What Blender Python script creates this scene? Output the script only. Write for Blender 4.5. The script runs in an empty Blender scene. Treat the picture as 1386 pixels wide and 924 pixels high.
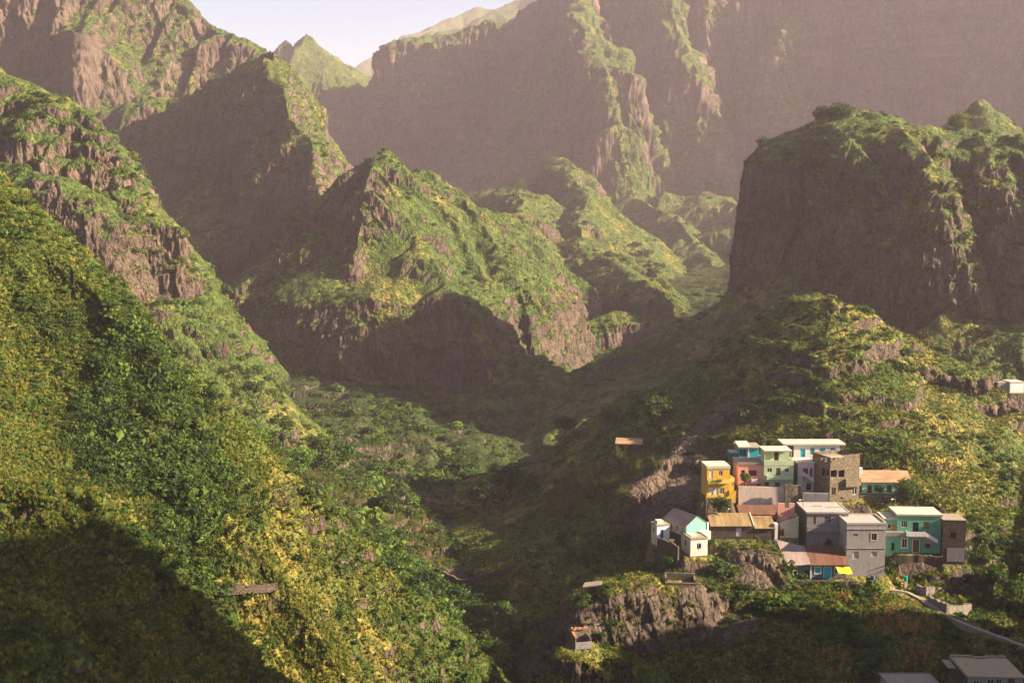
import bpy, bmesh, math, random, time
import numpy as np
from mathutils import Vector, Matrix
T0 = time.time()
SC = bpy.context.scene
COL = SC.collection
rad = math.radians

# ------------------------------------------------------------------ camera, sky, sun, exposure
PITCH = rad(6.0)
FPX = 1540.0
cam_d = bpy.data.cameras.new("camera")
cam_d.sensor_width = 36.0
cam_d.lens = 36.0 * FPX / 1386.0
cam_d.clip_start = 0.5
cam_d.clip_end = 12000.0
cam = bpy.data.objects.new("camera", cam_d)
COL.objects.link(cam)
cam.location = (0, 0, 0)
cam.rotation_euler = (rad(90) - PITCH, 0, 0)
SC.camera = cam

SUN_DIR = Vector((0.85, -0.12, 0.42)).normalized()          # towards the sun: right of the frame
sun_el = math.asin(SUN_DIR.z)
world = bpy.data.worlds.new("World")
SC.world = world
world.use_nodes = True
wn = world.node_tree
sky = wn.nodes.new("ShaderNodeTexSky")
sky.sky_type = 'NISHITA'
sky.sun_disc = False
sky.sun_elevation = sun_el
sky.sun_rotation = math.atan2(SUN_DIR.x, SUN_DIR.y)
sky.air_density = 1.0
sky.dust_density = 1.0
bg = wn.nodes["Background"]
bg.inputs[1].default_value = 0.043
wn.links.new(sky.outputs[0], bg.inputs[0])
sd = bpy.data.lights.new("sun", 'SUN')
sd.energy = 5.0
sd.angle = rad(0.6)
sd.color = (1.0, 0.83, 0.58)
sun = bpy.data.objects.new("sun", sd)
COL.objects.link(sun)
sun.rotation_euler = (-SUN_DIR).to_track_quat('-Z', 'Y').to_euler()
sun.location = (300, -40, 200)
vs = SC.view_settings
vs.view_transform = 'Standard'
vs.look = 'None'
vs.gamma = 1.0
vs.exposure = 2.2
SC.cycles.max_bounces = 5
SC.cycles.diffuse_bounces = 2
SC.cycles.volume_bounces = 0
SC.cycles.use_denoising = True

CP, SP = math.cos(PITCH), math.sin(PITCH)
def P(px, py, D):
    """world point seen at photo pixel (px,py) at ground distance D along +Y"""
    u = (px - 693.0) / FPX
    v = (462.0 - py) / FPX
    yy = CP + SP * v
    zz = -SP + CP * v
    k = D / yy
    return (u * k, D, zz * k)
def PX(x, y, z):
    f = y * CP - z * SP
    v = (y * SP + z * CP) / f
    return 693 + FPX * x / f, 462 - FPX * v
# ------------------------------------------------------------------ materials
def nmat(name):
    m = bpy.data.materials.new(name); m.use_nodes = True
    nt = m.node_tree; b = nt.nodes["Principled BSDF"]
    b.inputs["Roughness"].default_value = .9
    b.inputs["Specular IOR Level"].default_value = .15
    return m, nt, b
def nd(nt, t, **kw):
    n = nt.nodes.new(t)
    for k, v in kw.items(): setattr(n, k, v)
    return n
def noise(nt, vec, scale, detail=4, rough=.55):
    n = nd(nt, "ShaderNodeTexNoise"); n.inputs["Scale"].default_value = scale
    n.inputs["Detail"].default_value = detail; n.inputs["Roughness"].default_value = rough
    if vec is not None: nt.links.new(vec, n.inputs["Vector"])
    return n.outputs["Fac"]
def ramp(nt, fac, stops, interp='LINEAR'):
    r = nd(nt, "ShaderNodeValToRGB"); cr = r.color_ramp; cr.interpolation = interp
    while len(cr.elements) < len(stops): cr.elements.new(.5)
    for e, (p, c) in zip(cr.elements, stops):
        e.position = p; e.color = (*c, 1) if len(c) == 3 else c
    nt.links.new(fac, r.inputs[0]); return r.outputs[0]
def mixc(nt, fac, a, b, mode='MIX'):
    m = nd(nt, "ShaderNodeMix", data_type='RGBA', blend_type=mode)
    for s, v in ((m.inputs[0], fac), (m.inputs[6], a), (m.inputs[7], b)):
        if isinstance(v, (int, float)): s.default_value = v
        elif isinstance(v, tuple): s.default_value = (*v, 1)
        else: nt.links.new(v, s)
    return m.outputs[2]
def math_(nt, op, a, b=0.0, clamp=False):
    m = nd(nt, "ShaderNodeMath", operation=op, use_clamp=clamp)
    for s, v in ((m.inputs[0], a), (m.inputs[1], b)):
        if isinstance(v, (int, float)): s.default_value = v
        else: nt.links.new(v, s)
    return m.outputs[0]
def terrain_material():
    m, nt, b = nmat("terrain")
    pos = nd(nt, "ShaderNodeNewGeometry").outputs["Position"]
    at = lambda n: nd(nt, "ShaderNodeAttribute", attribute_name=n).outputs["Fac"]
    veg, dry, far = at("veg"), at("dry"), at("far")
    nf = noise(nt, pos, .9, 6, .65); nm = noise(nt, pos, .16, 5, .6); nl = noise(nt, pos, .03, 4)
    # rock, with vertical streaks
    mp = nd(nt, "ShaderNodeMapping"); nt.links.new(pos, mp.inputs[0]); mp.inputs["Scale"].default_value = (1, 1, .22)
    st = noise(nt, mp.outputs[0], .5, 6, .65)
    rock = ramp(nt, st, [(.30, (.030, .021, .018)), (.5, (.080, .058, .046)), (.72, (.19, .15, .115))])
    rock = mixc(nt, nl, rock, (.10, .064, .048), 'MIX')
    rock = mixc(nt, .35, rock, ramp(nt, nf, [(.35, (.03, .024, .02)), (.65, (.22, .17, .13))]))
    vm = nd(nt, "ShaderNodeMapping"); nt.links.new(pos, vm.inputs[0]); vm.inputs["Scale"].default_value = (1, 1, .3)
    ve = nd(nt, "ShaderNodeTexVoronoi", feature='DISTANCE_TO_EDGE'); ve.inputs["Scale"].default_value = .45; nt.links.new(vm.outputs[0], ve.inputs["Vector"])
    crack = ramp(nt, ve.outputs["Distance"], [(.0, (.55, .53, .52)), (.10, (1, 1, 1))])
    sm = nd(nt, "ShaderNodeMapping"); nt.links.new(pos, sm.inputs[0]); sm.inputs["Scale"].default_value = (.012, .012, .06)
    stra = ramp(nt, noise(nt, sm.outputs[0], 1.0, 5, .7), [(.35, (.68, .64, .62)), (.5, (1, 1, 1)), (.66, (1.4, 1.32, 1.25))])
    rock = mixc(nt, 1.0, mixc(nt, .55, rock, crack, 'MULTIPLY'), stra, 'MULTIPLY')
    soil = ramp(nt, nm, [(.35, (.045, .030, .020)), (.65, (.10, .066, .042))])
    grass = ramp(nt, nf, [(.30, (.026, .046, .010)), (.55, (.070, .105, .020)), (.75, (.125, .155, .032))])
    grass = mixc(nt, nl, grass, ramp(nt, nm, [(.35, (.035, .060, .014)), (.65, (.11, .14, .028))]))
    dryc = ramp(nt, nf, [(.3, (.11, .085, .022)), (.7, (.32, .25, .060))])
    d2 = math_(nt, 'MULTIPLY', dry, ramp(nt, nm, [(.35, (0, 0, 0)), (.6, (1, 1, 1))]))
    gr = mixc(nt, d2, grass, dryc)
    gr = mixc(nt, math_(nt, 'MULTIPLY', at('valley_shade'), .75), gr, ramp(nt, nf, [(.3, (.014, .026, .009)), (.7, (.050, .070, .018))]))  # darkens the valley grass in place of cast shade
    cl = []
    for sc_ in (.22, .62, 1.7):
        v_ = nd(nt, "ShaderNodeTexVoronoi"); v_.inputs["Scale"].default_value = sc_; nt.links.new(pos, v_.inputs["Vector"])
        k_ = nd(nt, "ShaderNodeSeparateColor"); nt.links.new(v_.outputs["Color"], k_.inputs[0]); cl.append((v_.outputs["Distance"], k_.outputs[0]))
    gr = mixc(nt, 1.0, gr, ramp(nt, cl[0][1], [(0, (.72, .76, .72)), (1, (1.2, 1.16, 1.2))]), 'MULTIPLY')
    gr = mixc(nt, 1.0, gr, ramp(nt, cl[1][1], [(0, (.55, .66, .6)), (.6, (1, 1, 1)), (1, (1.4, 1.3, 1.3))]), 'MULTIPLY')
    v2 = math_(nt, 'ADD', veg, math_(nt, 'MULTIPLY', math_(nt, 'SUBTRACT', nf, .5), 1.1))
    v3 = ramp(nt, v2, [(.38, (0, 0, 0)), (.62, (1, 1, 1))])
    base = mixc(nt, v3, rock, gr)
    nt.links.new(base, b.inputs["Base Color"])
    bp = nd(nt, "ShaderNodeBump"); bp.inputs["Strength"].default_value = .95; bp.inputs["Distance"].default_value = 1.1
    hh = math_(nt, 'ADD', math_(nt, 'ADD', nf, math_(nt, 'MULTIPLY', st, .8)), math_(nt, 'MULTIPLY', math_(nt, 'MINIMUM', ve.outputs['Distance'], .15), math_(nt, 'MULTIPLY', math_(nt, 'SUBTRACT', 1.0, v3), 2.2)))
    can = math_(nt, 'ADD', math_(nt, 'MULTIPLY', cl[0][0], 1.6), math_(nt, 'ADD', cl[1][0], math_(nt, 'MULTIPLY', cl[2][0], .5)))
    hh = math_(nt, 'SUBTRACT', hh, math_(nt, 'MULTIPLY', can, math_(nt, 'MULTIPLY', v3, 1.3)))
    nt.links.new(hh, bp.inputs["Height"]); nt.links.new(bp.outputs[0], b.inputs["Normal"])
    return m
MAT_TERRAIN = terrain_material()
# ------------------------------------------------------------------ noise
_rng = np.random.default_rng(7)
_perm = np.concatenate([_rng.permutation(256)] * 2).astype(np.int32)
_val = _rng.uniform(-1, 1, 256).astype(np.float32)
def n2(x, y, seed=0):
    x = np.asarray(x, np.float32) + 17.31 * seed; y = np.asarray(y, np.float32) + 5.77 * seed
    xi = np.floor(x); yi = np.floor(y)
    fx = x - xi; fy = y - yi
    xi = xi.astype(np.int32) & 255; yi = yi.astype(np.int32) & 255
    x1 = (xi + 1) & 255; y1 = (yi + 1) & 255
    u = fx * fx * (3 - 2 * fx); v = fy * fy * (3 - 2 * fy)
    a = _perm[xi]; b = _perm[x1]
    v00 = _val[_perm[a + yi]]; v10 = _val[_perm[b + yi]]
    v01 = _val[_perm[a + y1]]; v11 = _val[_perm[b + y1]]
    p = v00 + (v10 - v00) * u
    q = v01 + (v11 - v01) * u
    return p + (q - p) * v
def n3(x, y, z, seed=0):
    zi = np.floor(z); f = (z - zi).astype(np.float32); f = f * f * (3 - 2 * f)
    zo = zi * 37.17
    a = n2(x + zo, y + zo * 0.61, seed); b = n2(x + zo + 37.17, y + (zo + 37.17) * 0.61, seed)
    return a + (b - a) * f
def cells(x, y, seed=0):
    """random value of the nearest jittered lattice point (sharp-edged columns)"""
    xi = np.floor(x); yi = np.floor(y); best = np.full(x.shape, 9e9, np.float32); val = np.zeros(x.shape, np.float32)
    for i in (-1, 0, 1):
        for j in (-1, 0, 1):
            cx = (xi + i).astype(np.int32); cy = (yi + j).astype(np.int32)
            h = _perm[(_perm[(cx + seed) & 255] + cy) & 255]
            px_ = cx + .5 + .45 * _val[h]; py_ = cy + .5 + .45 * _val[(h + 91) & 255]
            d = (px_ - x) ** 2 + (py_ - y) ** 2
            m = d < best; best = np.where(m, d, best); val = np.where(m, _val[(h + 37) & 255], val)
    return val
def fbm2(x, y, o=4, seed=0, g=0.5):
    r = 0; a = 1.0; t = 0
    for i in range(o):
        r = r + a * n2(x * 2 ** i + 3.1 * i, y * 2 ** i - 7.7 * i, seed + i); t += a; a *= g
    return r / t
def sst(a, b, x):
    t = np.clip((x - a) / (b - a), 0, 1)
    return t * t * (3 - 2 * t)

# ------------------------------------------------------------------ the mountains: ridge lines with flank profiles
FEATS = []
def ridge(owner, pts, prof, prof2=None, gl=0, ga=0, gh=0, remap=None, reach=None, warp=1.0, rn=0.0):
    """a ridge line through points (photo x, photo y, distance); prof = [(distance from ridge, drop)];
    prof2 = the flank on the right of the line's direction when it differs"""
    d0 = sum(p[2] for p in pts) / len(pts)
    pts = [(p[0], p[1], p[2] if p[2] < 720 else 720 + (p[2] - 720) * 2.3) for p in pts]
    f = sum(p[2] for p in pts) / len(pts) / d0
    prof = [(a * f, b * f) for a, b in prof]; gl *= f; ga *= f; gh *= f; rn *= f; reach = None
    if remap and f > 1.02: remap = [(a * f, b * f) for a, b in remap]
    w = [P(*p) for p in pts]
    FEATS.append(dict(owner=owner, w=w, prof=prof, prof2=prof2, gl=gl, ga=ga, gh=gh, remap=remap,
                      reach=reach or max(prof[-1][0], (prof2 or prof)[-1][0]), warp=warp, rn=rn, seed=len(FEATS)))
NEAR, BUTT, PEAK, MESA, VILL, FAR, VAL = range(7)
OWN = ["near_hillside", "left_mountain", "central_peak_hill", "mesa_hill", "village_hill", "far_mountains", "valley_ground"]

# near left slope
ridge(NEAR, [(-420, 0, 235), (-200, 130, 222), (0, 248, 212), (60, 300, 209), (150, 388, 206), (215, 478, 204), (300, 548, 202), (342, 603, 200),
             (378, 652, 198), (388, 714, 195), (410, 786, 192), (428, 848, 190), (450, 930, 187), (475, 1030, 183)],
      [(0, 0), (3, 2), (22, 24), (70, 75), (140, 130)],
      [(0, 0), (6, 2), (14, 6), (22, 13.5), (60, 31), (110, 58), (170, 90)], gl=14, ga=1.5)
ridge(NEAR, [(-260, 800, 92), (-60, 812, 98), (40, 826, 100), (95, 850, 101), (150, 925, 103), (200, 1040, 104)], [(0, 0), (4, 1.5), (20, 14), (50, 40)], gl=6, ga=.5)
ridge(NEAR, [(-200, 640, 140), (-20, 648, 139), (60, 662, 140), (130, 676, 142), (150, 695, 143)], [(0, 0), (3, .5), (5, 4), (20, 14), (50, 40)], gl=5, ga=1.2, rn=.6)
ridge(NEAR, [(-80, 250, 206), (20, 320, 204), (90, 364, 200), (150, 427, 197), (200, 502, 195), (236, 560, 193)], [(0, 0), (2, .3), (4, 6.5), (20, 18), (50, 42)], gl=5, ga=1.4, rn=1.2)
# terraced fan behind it
ridge(VAL, [(230, 540, 300), (345, 603, 316), (400, 632, 325), (490, 657, 335), (570, 700, 330), (640, 760, 312)], [(0, 0), (20, 4), (60, 22), (120, 50), (200, 90)], gl=20, ga=1)
# left buttress with its pillar
ridge(BUTT, [(-420, -160, 560), (-250, -40, 530), (0, 98, 482), (60, 118, 474), (110, 140, 466), (150, 180, 456), (190, 255, 446), (208, 292, 441)],
      [(0, 0), (8, 5), (22, 20), (27, 44), (45, 66), (70, 84), (140, 140)], gl=22, ga=4, gh=6, rn=2)
ridge(BUTT, [(10, 225, 436), (50, 236, 428), (90, 243, 422), (130, 262, 418), (158, 300, 416), (168, 330, 415)], [(0, 0), (6, 3), (10, 8), (16, 34), (40, 60), (120, 130)], gl=10, ga=2, rn=1)
ridge(BUTT, [(222, 299, 440), (236, 305, 439)], [(0, 0), (2.5, .6), (4.5, 5), (8, 36), (16, 44), (50, 80)], gl=4, ga=.6, warp=.3)
ridge(BUTT, [(150, 380, 416), (200, 405, 416), (250, 432, 418), (275, 440, 420)], [(0, 0), (6, 3), (12, 12), (60, 60)], gl=8, ga=1)
# high left mountainside
ridge(BUTT, [(-500, -330, 960), (-300, -300, 945), (0, -240, 925), (150, -122, 900), (265, -4, 890), (300, 34, 885), (330, 46, 882), (362, 60, 880), (400, 140, 890)],
      [(0, 0), (10, 6), (30, 30), (60, 66), (84, 84), (100, 140), (130, 166), (240, 260), (340, 330)], gl=34, ga=10, gh=16, rn=6)
# the dark shoulder below it, turned away from the sun
ridge(BUTT, [(60, 170, 830), (120, 152, 825), (180, 140, 820), (230, 128, 814), (290, 106, 806), (335, 85, 798), (360, 70, 790), (376, 96, 772), (394, 150, 748), (410, 205, 724), (424, 265, 705), (436, 335, 692), (446, 420, 684)],
      [(0, 0), (8, 8), (30, 36), (48, 92), (80, 128), (200, 230)], gl=30, ga=6, gh=10, rn=4)
# back peaks
ridge(FAR, [(320, 82, 1290), (350, 76, 1290), (366, 66, 1290), (381, 54, 1290), (394, 64, 1285), (415, 47, 1285), (432, 62, 1290), (455, 76, 1300), (480, 90, 1310), (512, 112, 1330), (560, 150, 1340)],
      [(0, 0), (14, 12), (60, 52), (78, 86), (130, 160), (300, 300)], gl=40, ga=9, gh=12, rn=4)
ridge(FAR, [(415, 47, 1285), (395, 90, 1240), (372, 120, 1200), (360, 150, 1170)], [(0, 0), (20, 18), (40, 60), (80, 110), (200, 220)], gl=30, ga=5, rn=3)
ridge(FAR, [(270, 205, 1290), (330, 158, 1265), (400, 156, 1230), (470, 165, 1195), (530, 178, 1165)], [(0, 0), (10, 6), (30, 80), (50, 112), (130, 150), (260, 220)], gl=38, ga=8, gh=16, rn=4)
ridge(FAR, [(240, 330, 880), (300, 308, 890), (340, 318, 880), (390, 345, 850), (430, 385, 800)], [(0, 0), (20, 8), (80, 55), (160, 120)], gl=25, ga=4, rn=2)
# distant skyline
ridge(FAR, [(440, 120, 2300), (490, 86, 2350), (512, 73, 2380), (545, 49, 2400), (578, 43, 2400), (605, 26, 2450), (650, 9, 2500), (678, 13, 2500), (705, -5, 2550), (780, -70, 2600)],
      [(0, 0), (30, 20), (300, 240), (500, 420)], gl=120, ga=22)
ridge(FAR, [(585, 44, 1700), (620, 40, 1700), (670, 14, 1720), (720, -6, 1750), (780, -60, 1760)], [(0, 0), (40, 30), (120, 110), (300, 280)], gl=60, ga=10)
# the great wall
ridge(FAR, [(516, 118, 1225), (530, 74, 1220), (552, 60, 1215), (590, 47, 1212), (650, 30, 1212), (715, 27, 1208), (736, 6, 1195), (765, -45, 1180), (850, -70, 1165), (1000, -60, 1140), (1200, -50, 1090), (1400, -30, 1030), (1700, 40, 960)],
      [(0, 0), (14, 10), (26, 44), (44, 78), (60, 150), (85, 205), (120, 250), (220, 300), (340, 370)], gl=80, ga=12, gh=48, rn=9)
ridge(FAR, [(775, -50, 1170), (793, 10, 1105), (812, 60, 1065), (830, 110, 1040), (846, 165, 1024), (862, 215, 1014)], [(0, 0), (9, 8), (22, 50), (50, 120), (100, 180), (200, 260)], gl=26, ga=6, gh=14, rn=4)
ridge(FAR, [(880, -70, 1165), (905, -10, 1110), (925, 70, 1082), (950, 120, 1068), (962, 175, 1060)], [(0, 0), (9, 8), (22, 50), (50, 120), (100, 180), (200, 260)], gl=26, ga=6, gh=14, rn=4)
ridge(FAR, [(990, -90, 1150), (1030, -30, 1125), (1062, 18, 1100), (1088, 48, 1090), (1110, 110, 1084)], [(0, 0), (12, 10), (26, 55), (60, 140), (200, 290)], gl=26, ga=6, gh=14, rn=4)
# green benches at the foot of the wall
ridge(FAR, [(560, 285, 1080), (640, 262, 1060), (700, 250, 1040), (780, 262, 1030), (860, 268, 1030), (950, 262, 1020), (1000, 280, 990), (1080, 300, 900)], [(0, 0), (40, 24), (120, 90), (260, 180)], gl=45, ga=8, gh=20, rn=3)
ridge(FAR, [(640, 262, 930), (690, 254, 880), (705, 268, 840), (725, 300, 800), (735, 350, 770)], [(0, 0), (14, 6), (45, 36), (100, 90), (180, 150)], gl=18, ga=4, gh=7, rn=2)
ridge(FAR, [(752, 215, 960), (768, 234, 900), (785, 272, 860), (812, 335, 800), (838, 362, 780), (880, 402, 745)], [(0, 0), (10, 8), (45, 40), (100, 90), (180, 150)], gl=18, ga=4, gh=7, rn=2,
      remap=[(-200, -150), (-75, -86), (-58, -48), (0, 0), (300, 300)])
ridge(FAR, [(860, 262, 1000), (925, 290, 950), (958, 335, 910), (980, 400, 860)], [(0, 0), (14, 10), (60, 55), (120, 110), (200, 170)], gl=22, ga=4, gh=6, rn=2)
ridge(FAR, [(770, 440, 680), (830, 425, 690), (900, 430, 690), (985, 440, 680)], [(0, 0), (14, 6), (22, 30), (60, 52), (140, 80)], gl=14, ga=3, rn=2)
ridge(VAL, [(800, 500, 590), (850, 488, 600), (890, 500, 590), (910, 530, 560)], [(0, 0), (60, 22), (140, 60)], gl=18, ga=1)
# central peak
RM = [(-200, -170), (-100, -98), (-66, -84), (-50, -50), (-40, -38), (0, 0), (100, 100)]
ridge(PEAK, [(519, 203, 622), (505, 226, 623), (470, 262, 640), (420, 318, 660), (372, 378, 686), (322, 428, 708), (280, 478, 728)], [(0, 0), (6, 6.5), (20, 25), (60, 70), (120, 130), (200, 210)], gl=18, ga=2.5, gh=5, remap=RM, rn=2.5, warp=.3)
ridge(PEAK, [(519, 203, 622), (530, 222, 630), (546, 246, 645), (560, 236, 660), (578, 231, 664), (597, 239, 668), (612, 254, 672), (640, 272, 700), (690, 292, 730)], [(0, 0), (6, 6.5), (20, 25), (60, 70), (120, 130), (200, 210)], gl=16, ga=2.5, gh=5, remap=RM, rn=2.5, warp=.3)
ridge(PEAK, [(519, 203, 622), (500, 238, 604), (489, 262, 592), (484, 300, 584), (476, 345, 572), (470, 400, 562)], [(0, 0), (6, 6.5), (20, 25), (60, 70), (120, 130), (200, 210)], gl=12, ga=2.5, gh=5, remap=RM, rn=2, warp=.3)
ridge(PEAK, [(519, 203, 622), (535, 262, 606), (550, 305, 592), (578, 350, 574), (606, 385, 560), (626, 410, 550), (634, 440, 542)], [(0, 0), (8, 6), (40, 35), (100, 92), (200, 195)], gl=12, ga=2.5, gh=5, remap=RM, rn=2, warp=.3)
ridge(PEAK, [(560, 228, 660), (590, 268, 632), (618, 310, 612), (640, 350, 598), (662, 385, 587), (676, 415, 578)], [(0, 0), (8, 6), (40, 35), (100, 92), (200, 195)], gl=12, ga=2.5, gh=5, remap=RM, rn=2, warp=.3)
ridge(PEAK, [(612, 254, 672), (644, 290, 650), (670, 326, 630), (686, 352, 614), (698, 380, 602), (704, 402, 595)], [(0, 0), (8, 6), (40, 35), (100, 92), (200, 195)], gl=12, ga=2.5, gh=5, remap=RM, rn=2, warp=.3)
ridge(PEAK, [(682, 292, 730), (692, 320, 712), (702, 350, 700), (708, 380, 690)], [(0, 0), (8, 6), (40, 35), (100, 92), (200, 195)], gl=12, ga=2.5, gh=5, remap=RM, rn=2, warp=.3)
ridge(PEAK, [(650, 480, 560), (690, 482, 550), (720, 480, 548), (745, 500, 535)], [(0, 0), (14, 7), (40, 30), (100, 70)], gl=9, ga=1.5, rn=1)
ridge(PEAK, [(400, 560, 520), (470, 545, 520), (560, 540, 515), (620, 530, 515), (650, 560, 495)], [(0, 0), (14, 5), (40, 18), (100, 45), (200, 80)], gl=14, ga=1.5, rn=1)
# mesa
ridge(MESA, [(1090, 172, 522), (1125, 156, 517), (1150, 154, 512), (1195, 163, 505), (1245, 170, 497), (1300, 173, 488), (1390, 187, 473), (1500, 200, 455), (1750, 215, 430)],
      [(0, 0), (6, 1), (17, 8), (28, 20), (34, 50), (40, 78), (70, 98), (130, 128), (200, 160)], gl=30, ga=3, gh=8, rn=3, warp=.6)
ridge(MESA, [(1110, 158, 512), (1140, 185, 486), (1172, 222, 472), (1200, 252, 464), (1226, 290, 458), (1240, 330, 454)], [(0, 0), (5, 4), (12, 20), (22, 60), (60, 100), (130, 140)], gl=10, ga=2, rn=2, warp=.5)
ridge(MESA, [(1200, 165, 497), (1236, 188, 470), (1262, 216, 457), (1284, 250, 449), (1300, 290, 444)], [(0, 0), (5, 4), (12, 20), (22, 60), (60, 100), (130, 140)], gl=10, ga=2, rn=2, warp=.5)
ridge(MESA, [(1320, 176, 478), (1352, 200, 460), (1378, 240, 450), (1400, 280, 446)], [(0, 0), (5, 4), (12, 20), (22, 60), (60, 100), (130, 140)], gl=10, ga=2, rn=2, warp=.5)
ridge(MESA, [(1270, 175, 700), (1300, 152, 700), (1338, 135, 700), (1360, 142, 700), (1390, 158, 700), (1480, 220, 700)], [(0, 0), (8, 6), (60, 60), (200, 180)], gl=14, ga=2)
ridge(MESA, [(1290, 415, 432), (1330, 425, 428), (1370, 440, 424), (1430, 440, 420)], [(0, 0), (10, 6), (60, 50), (150, 100)], gl=12, ga=2, rn=2)
# hill above the village
ridge(VILL, [(1040, 436, 354), (1065, 420, 353), (1090, 408, 352), (1118, 401, 351), (1150, 405, 350), (1185, 420, 348), (1230, 446, 345), (1290, 480, 340), (1332, 504, 337), (1350, 540, 330), (1372, 600, 320), (1400, 680, 310)],
      [(0, 0), (8, 3), (14, 9), (45, 31), (90, 58), (160, 95)], gl=15, ga=2.5, rn=1.5)
ridge(VILL, [(1040, 436, 354), (1000, 474, 354), (950, 520, 354), (895, 568, 352), (850, 606, 350), (800, 645, 350), (740, 690, 345)], [(0, 0), (10, 5), (50, 32), (110, 70), (180, 110)], gl=12, ga=2, rn=1)
ridge(VILL, [(1020, 500, 336), (985, 545, 326), (930, 592, 316), (880, 636, 306), (845, 668, 300), (815, 705, 294)], [(0, 0), (2, 1), (5, 6), (14, 13), (60, 45), (120, 85)], gl=8, ga=1.5, rn=.6, warp=.6)
ridge(VILL, [(1214, 500, 331), (1240, 535, 327), (1280, 590, 318), (1312, 640, 306), (1335, 690, 295), (1372, 750, 282), (1420, 830, 265)], [(0, 0), (6, 3), (40, 25), (90, 56), (160, 95)], gl=10, ga=.7, rn=1)
# the village's own spur, the rock below it and the gardens
ridge(VILL, [(1092, 600, 302), (1060, 660, 286), (1030, 710, 272), (985, 740, 262), (930, 765, 256)], [(0, 0), (14, 5), (40, 22), (90, 58), (160, 95)], gl=9, ga=1.2)
ridge(VILL, [(790, 806, 236), (830, 790, 238), (872, 785, 240), (920, 783, 243), (965, 790, 247)], [(0, 0), (4, 1), (7, 6), (11, 14), (30, 30), (90, 70)], gl=5, ga=1.6, rn=1, warp=.5)
ridge(VILL, [(750, 905, 214), (785, 880, 214), (830, 880, 216), (880, 895, 218)], [(0, 0), (5, 1.5), (12, 14), (40, 36), (90, 70)], gl=5, ga=1, rn=.5, warp=.5)
ridge(VILL, [(960, 735, 260), (1000, 735, 259), (1040, 742, 258), (1066, 770, 254)], [(0, 0), (3, .5), (6, 7), (11, 16), (40, 34), (90, 70)], gl=5, ga=.8, rn=.5, warp=.4)
ridge(VILL, [(1080, 790, 251), (1160, 790, 252), (1228, 798, 252), (1270, 822, 246), (1320, 848, 238), (1390, 876, 228), (1500, 930, 215), (1650, 1000, 205)], [(0, 0), (4, .6), (20, 5), (44, 14), (70, 32), (120, 70)], gl=14, ga=.8, warp=.3)
ridge(VILL, [(1420, 640, 300), (1440, 700, 275), (1480, 780, 250), (1560, 860, 225)], [(0, 0), (20, 14), (60, 40), (150, 95)], gl=9, ga=1.5, rn=1)
ridge(VILL, [(1320, 535, 410), (1370, 530, 408), (1450, 505, 410), (1700, 400, 420)], [(0, 0), (12, 2), (60, 30), (150, 95)], gl=12, ga=1.5)

# added ridge, unseen beyond the right edge, shaped to shade gardens and slope foot
FEATS.append(dict(owner=VILL, w=[(240, 10, 140), (228, 48, 108), (222, 62, 122), (216, 80, 92), (211, 92, 98), (206, 108, 60), (202, 116, 66), (196, 140, 14), (191, 164, 14), (188, 184, 0), (188, 206, -4), (189, 218, -12), (190, 229, -40), (192, 244, -78)],
                  prof=[(0, 0), (8, 7), (30, 45), (60, 100), (120, 200)], prof2=None, gl=14, ga=4, remap=None, reach=160, warp=1.0, rn=5, seed=77))
BASE = [(0, -120), (257, -101), (420, -95), (600, -82), (800, -70), (1200, -50), (2000, -20), (4000, 150), (8000, 400)]
PADS = []                         # level building plots: (x0, y0, x1, y1, z, margin)
RISER = {}
def smax(a, b, k):
    h = np.clip(0.5 + 0.5 * (a - b) / k, 0, 1)
    return b + (a - b) * h + k * h * (1 - h)

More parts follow.
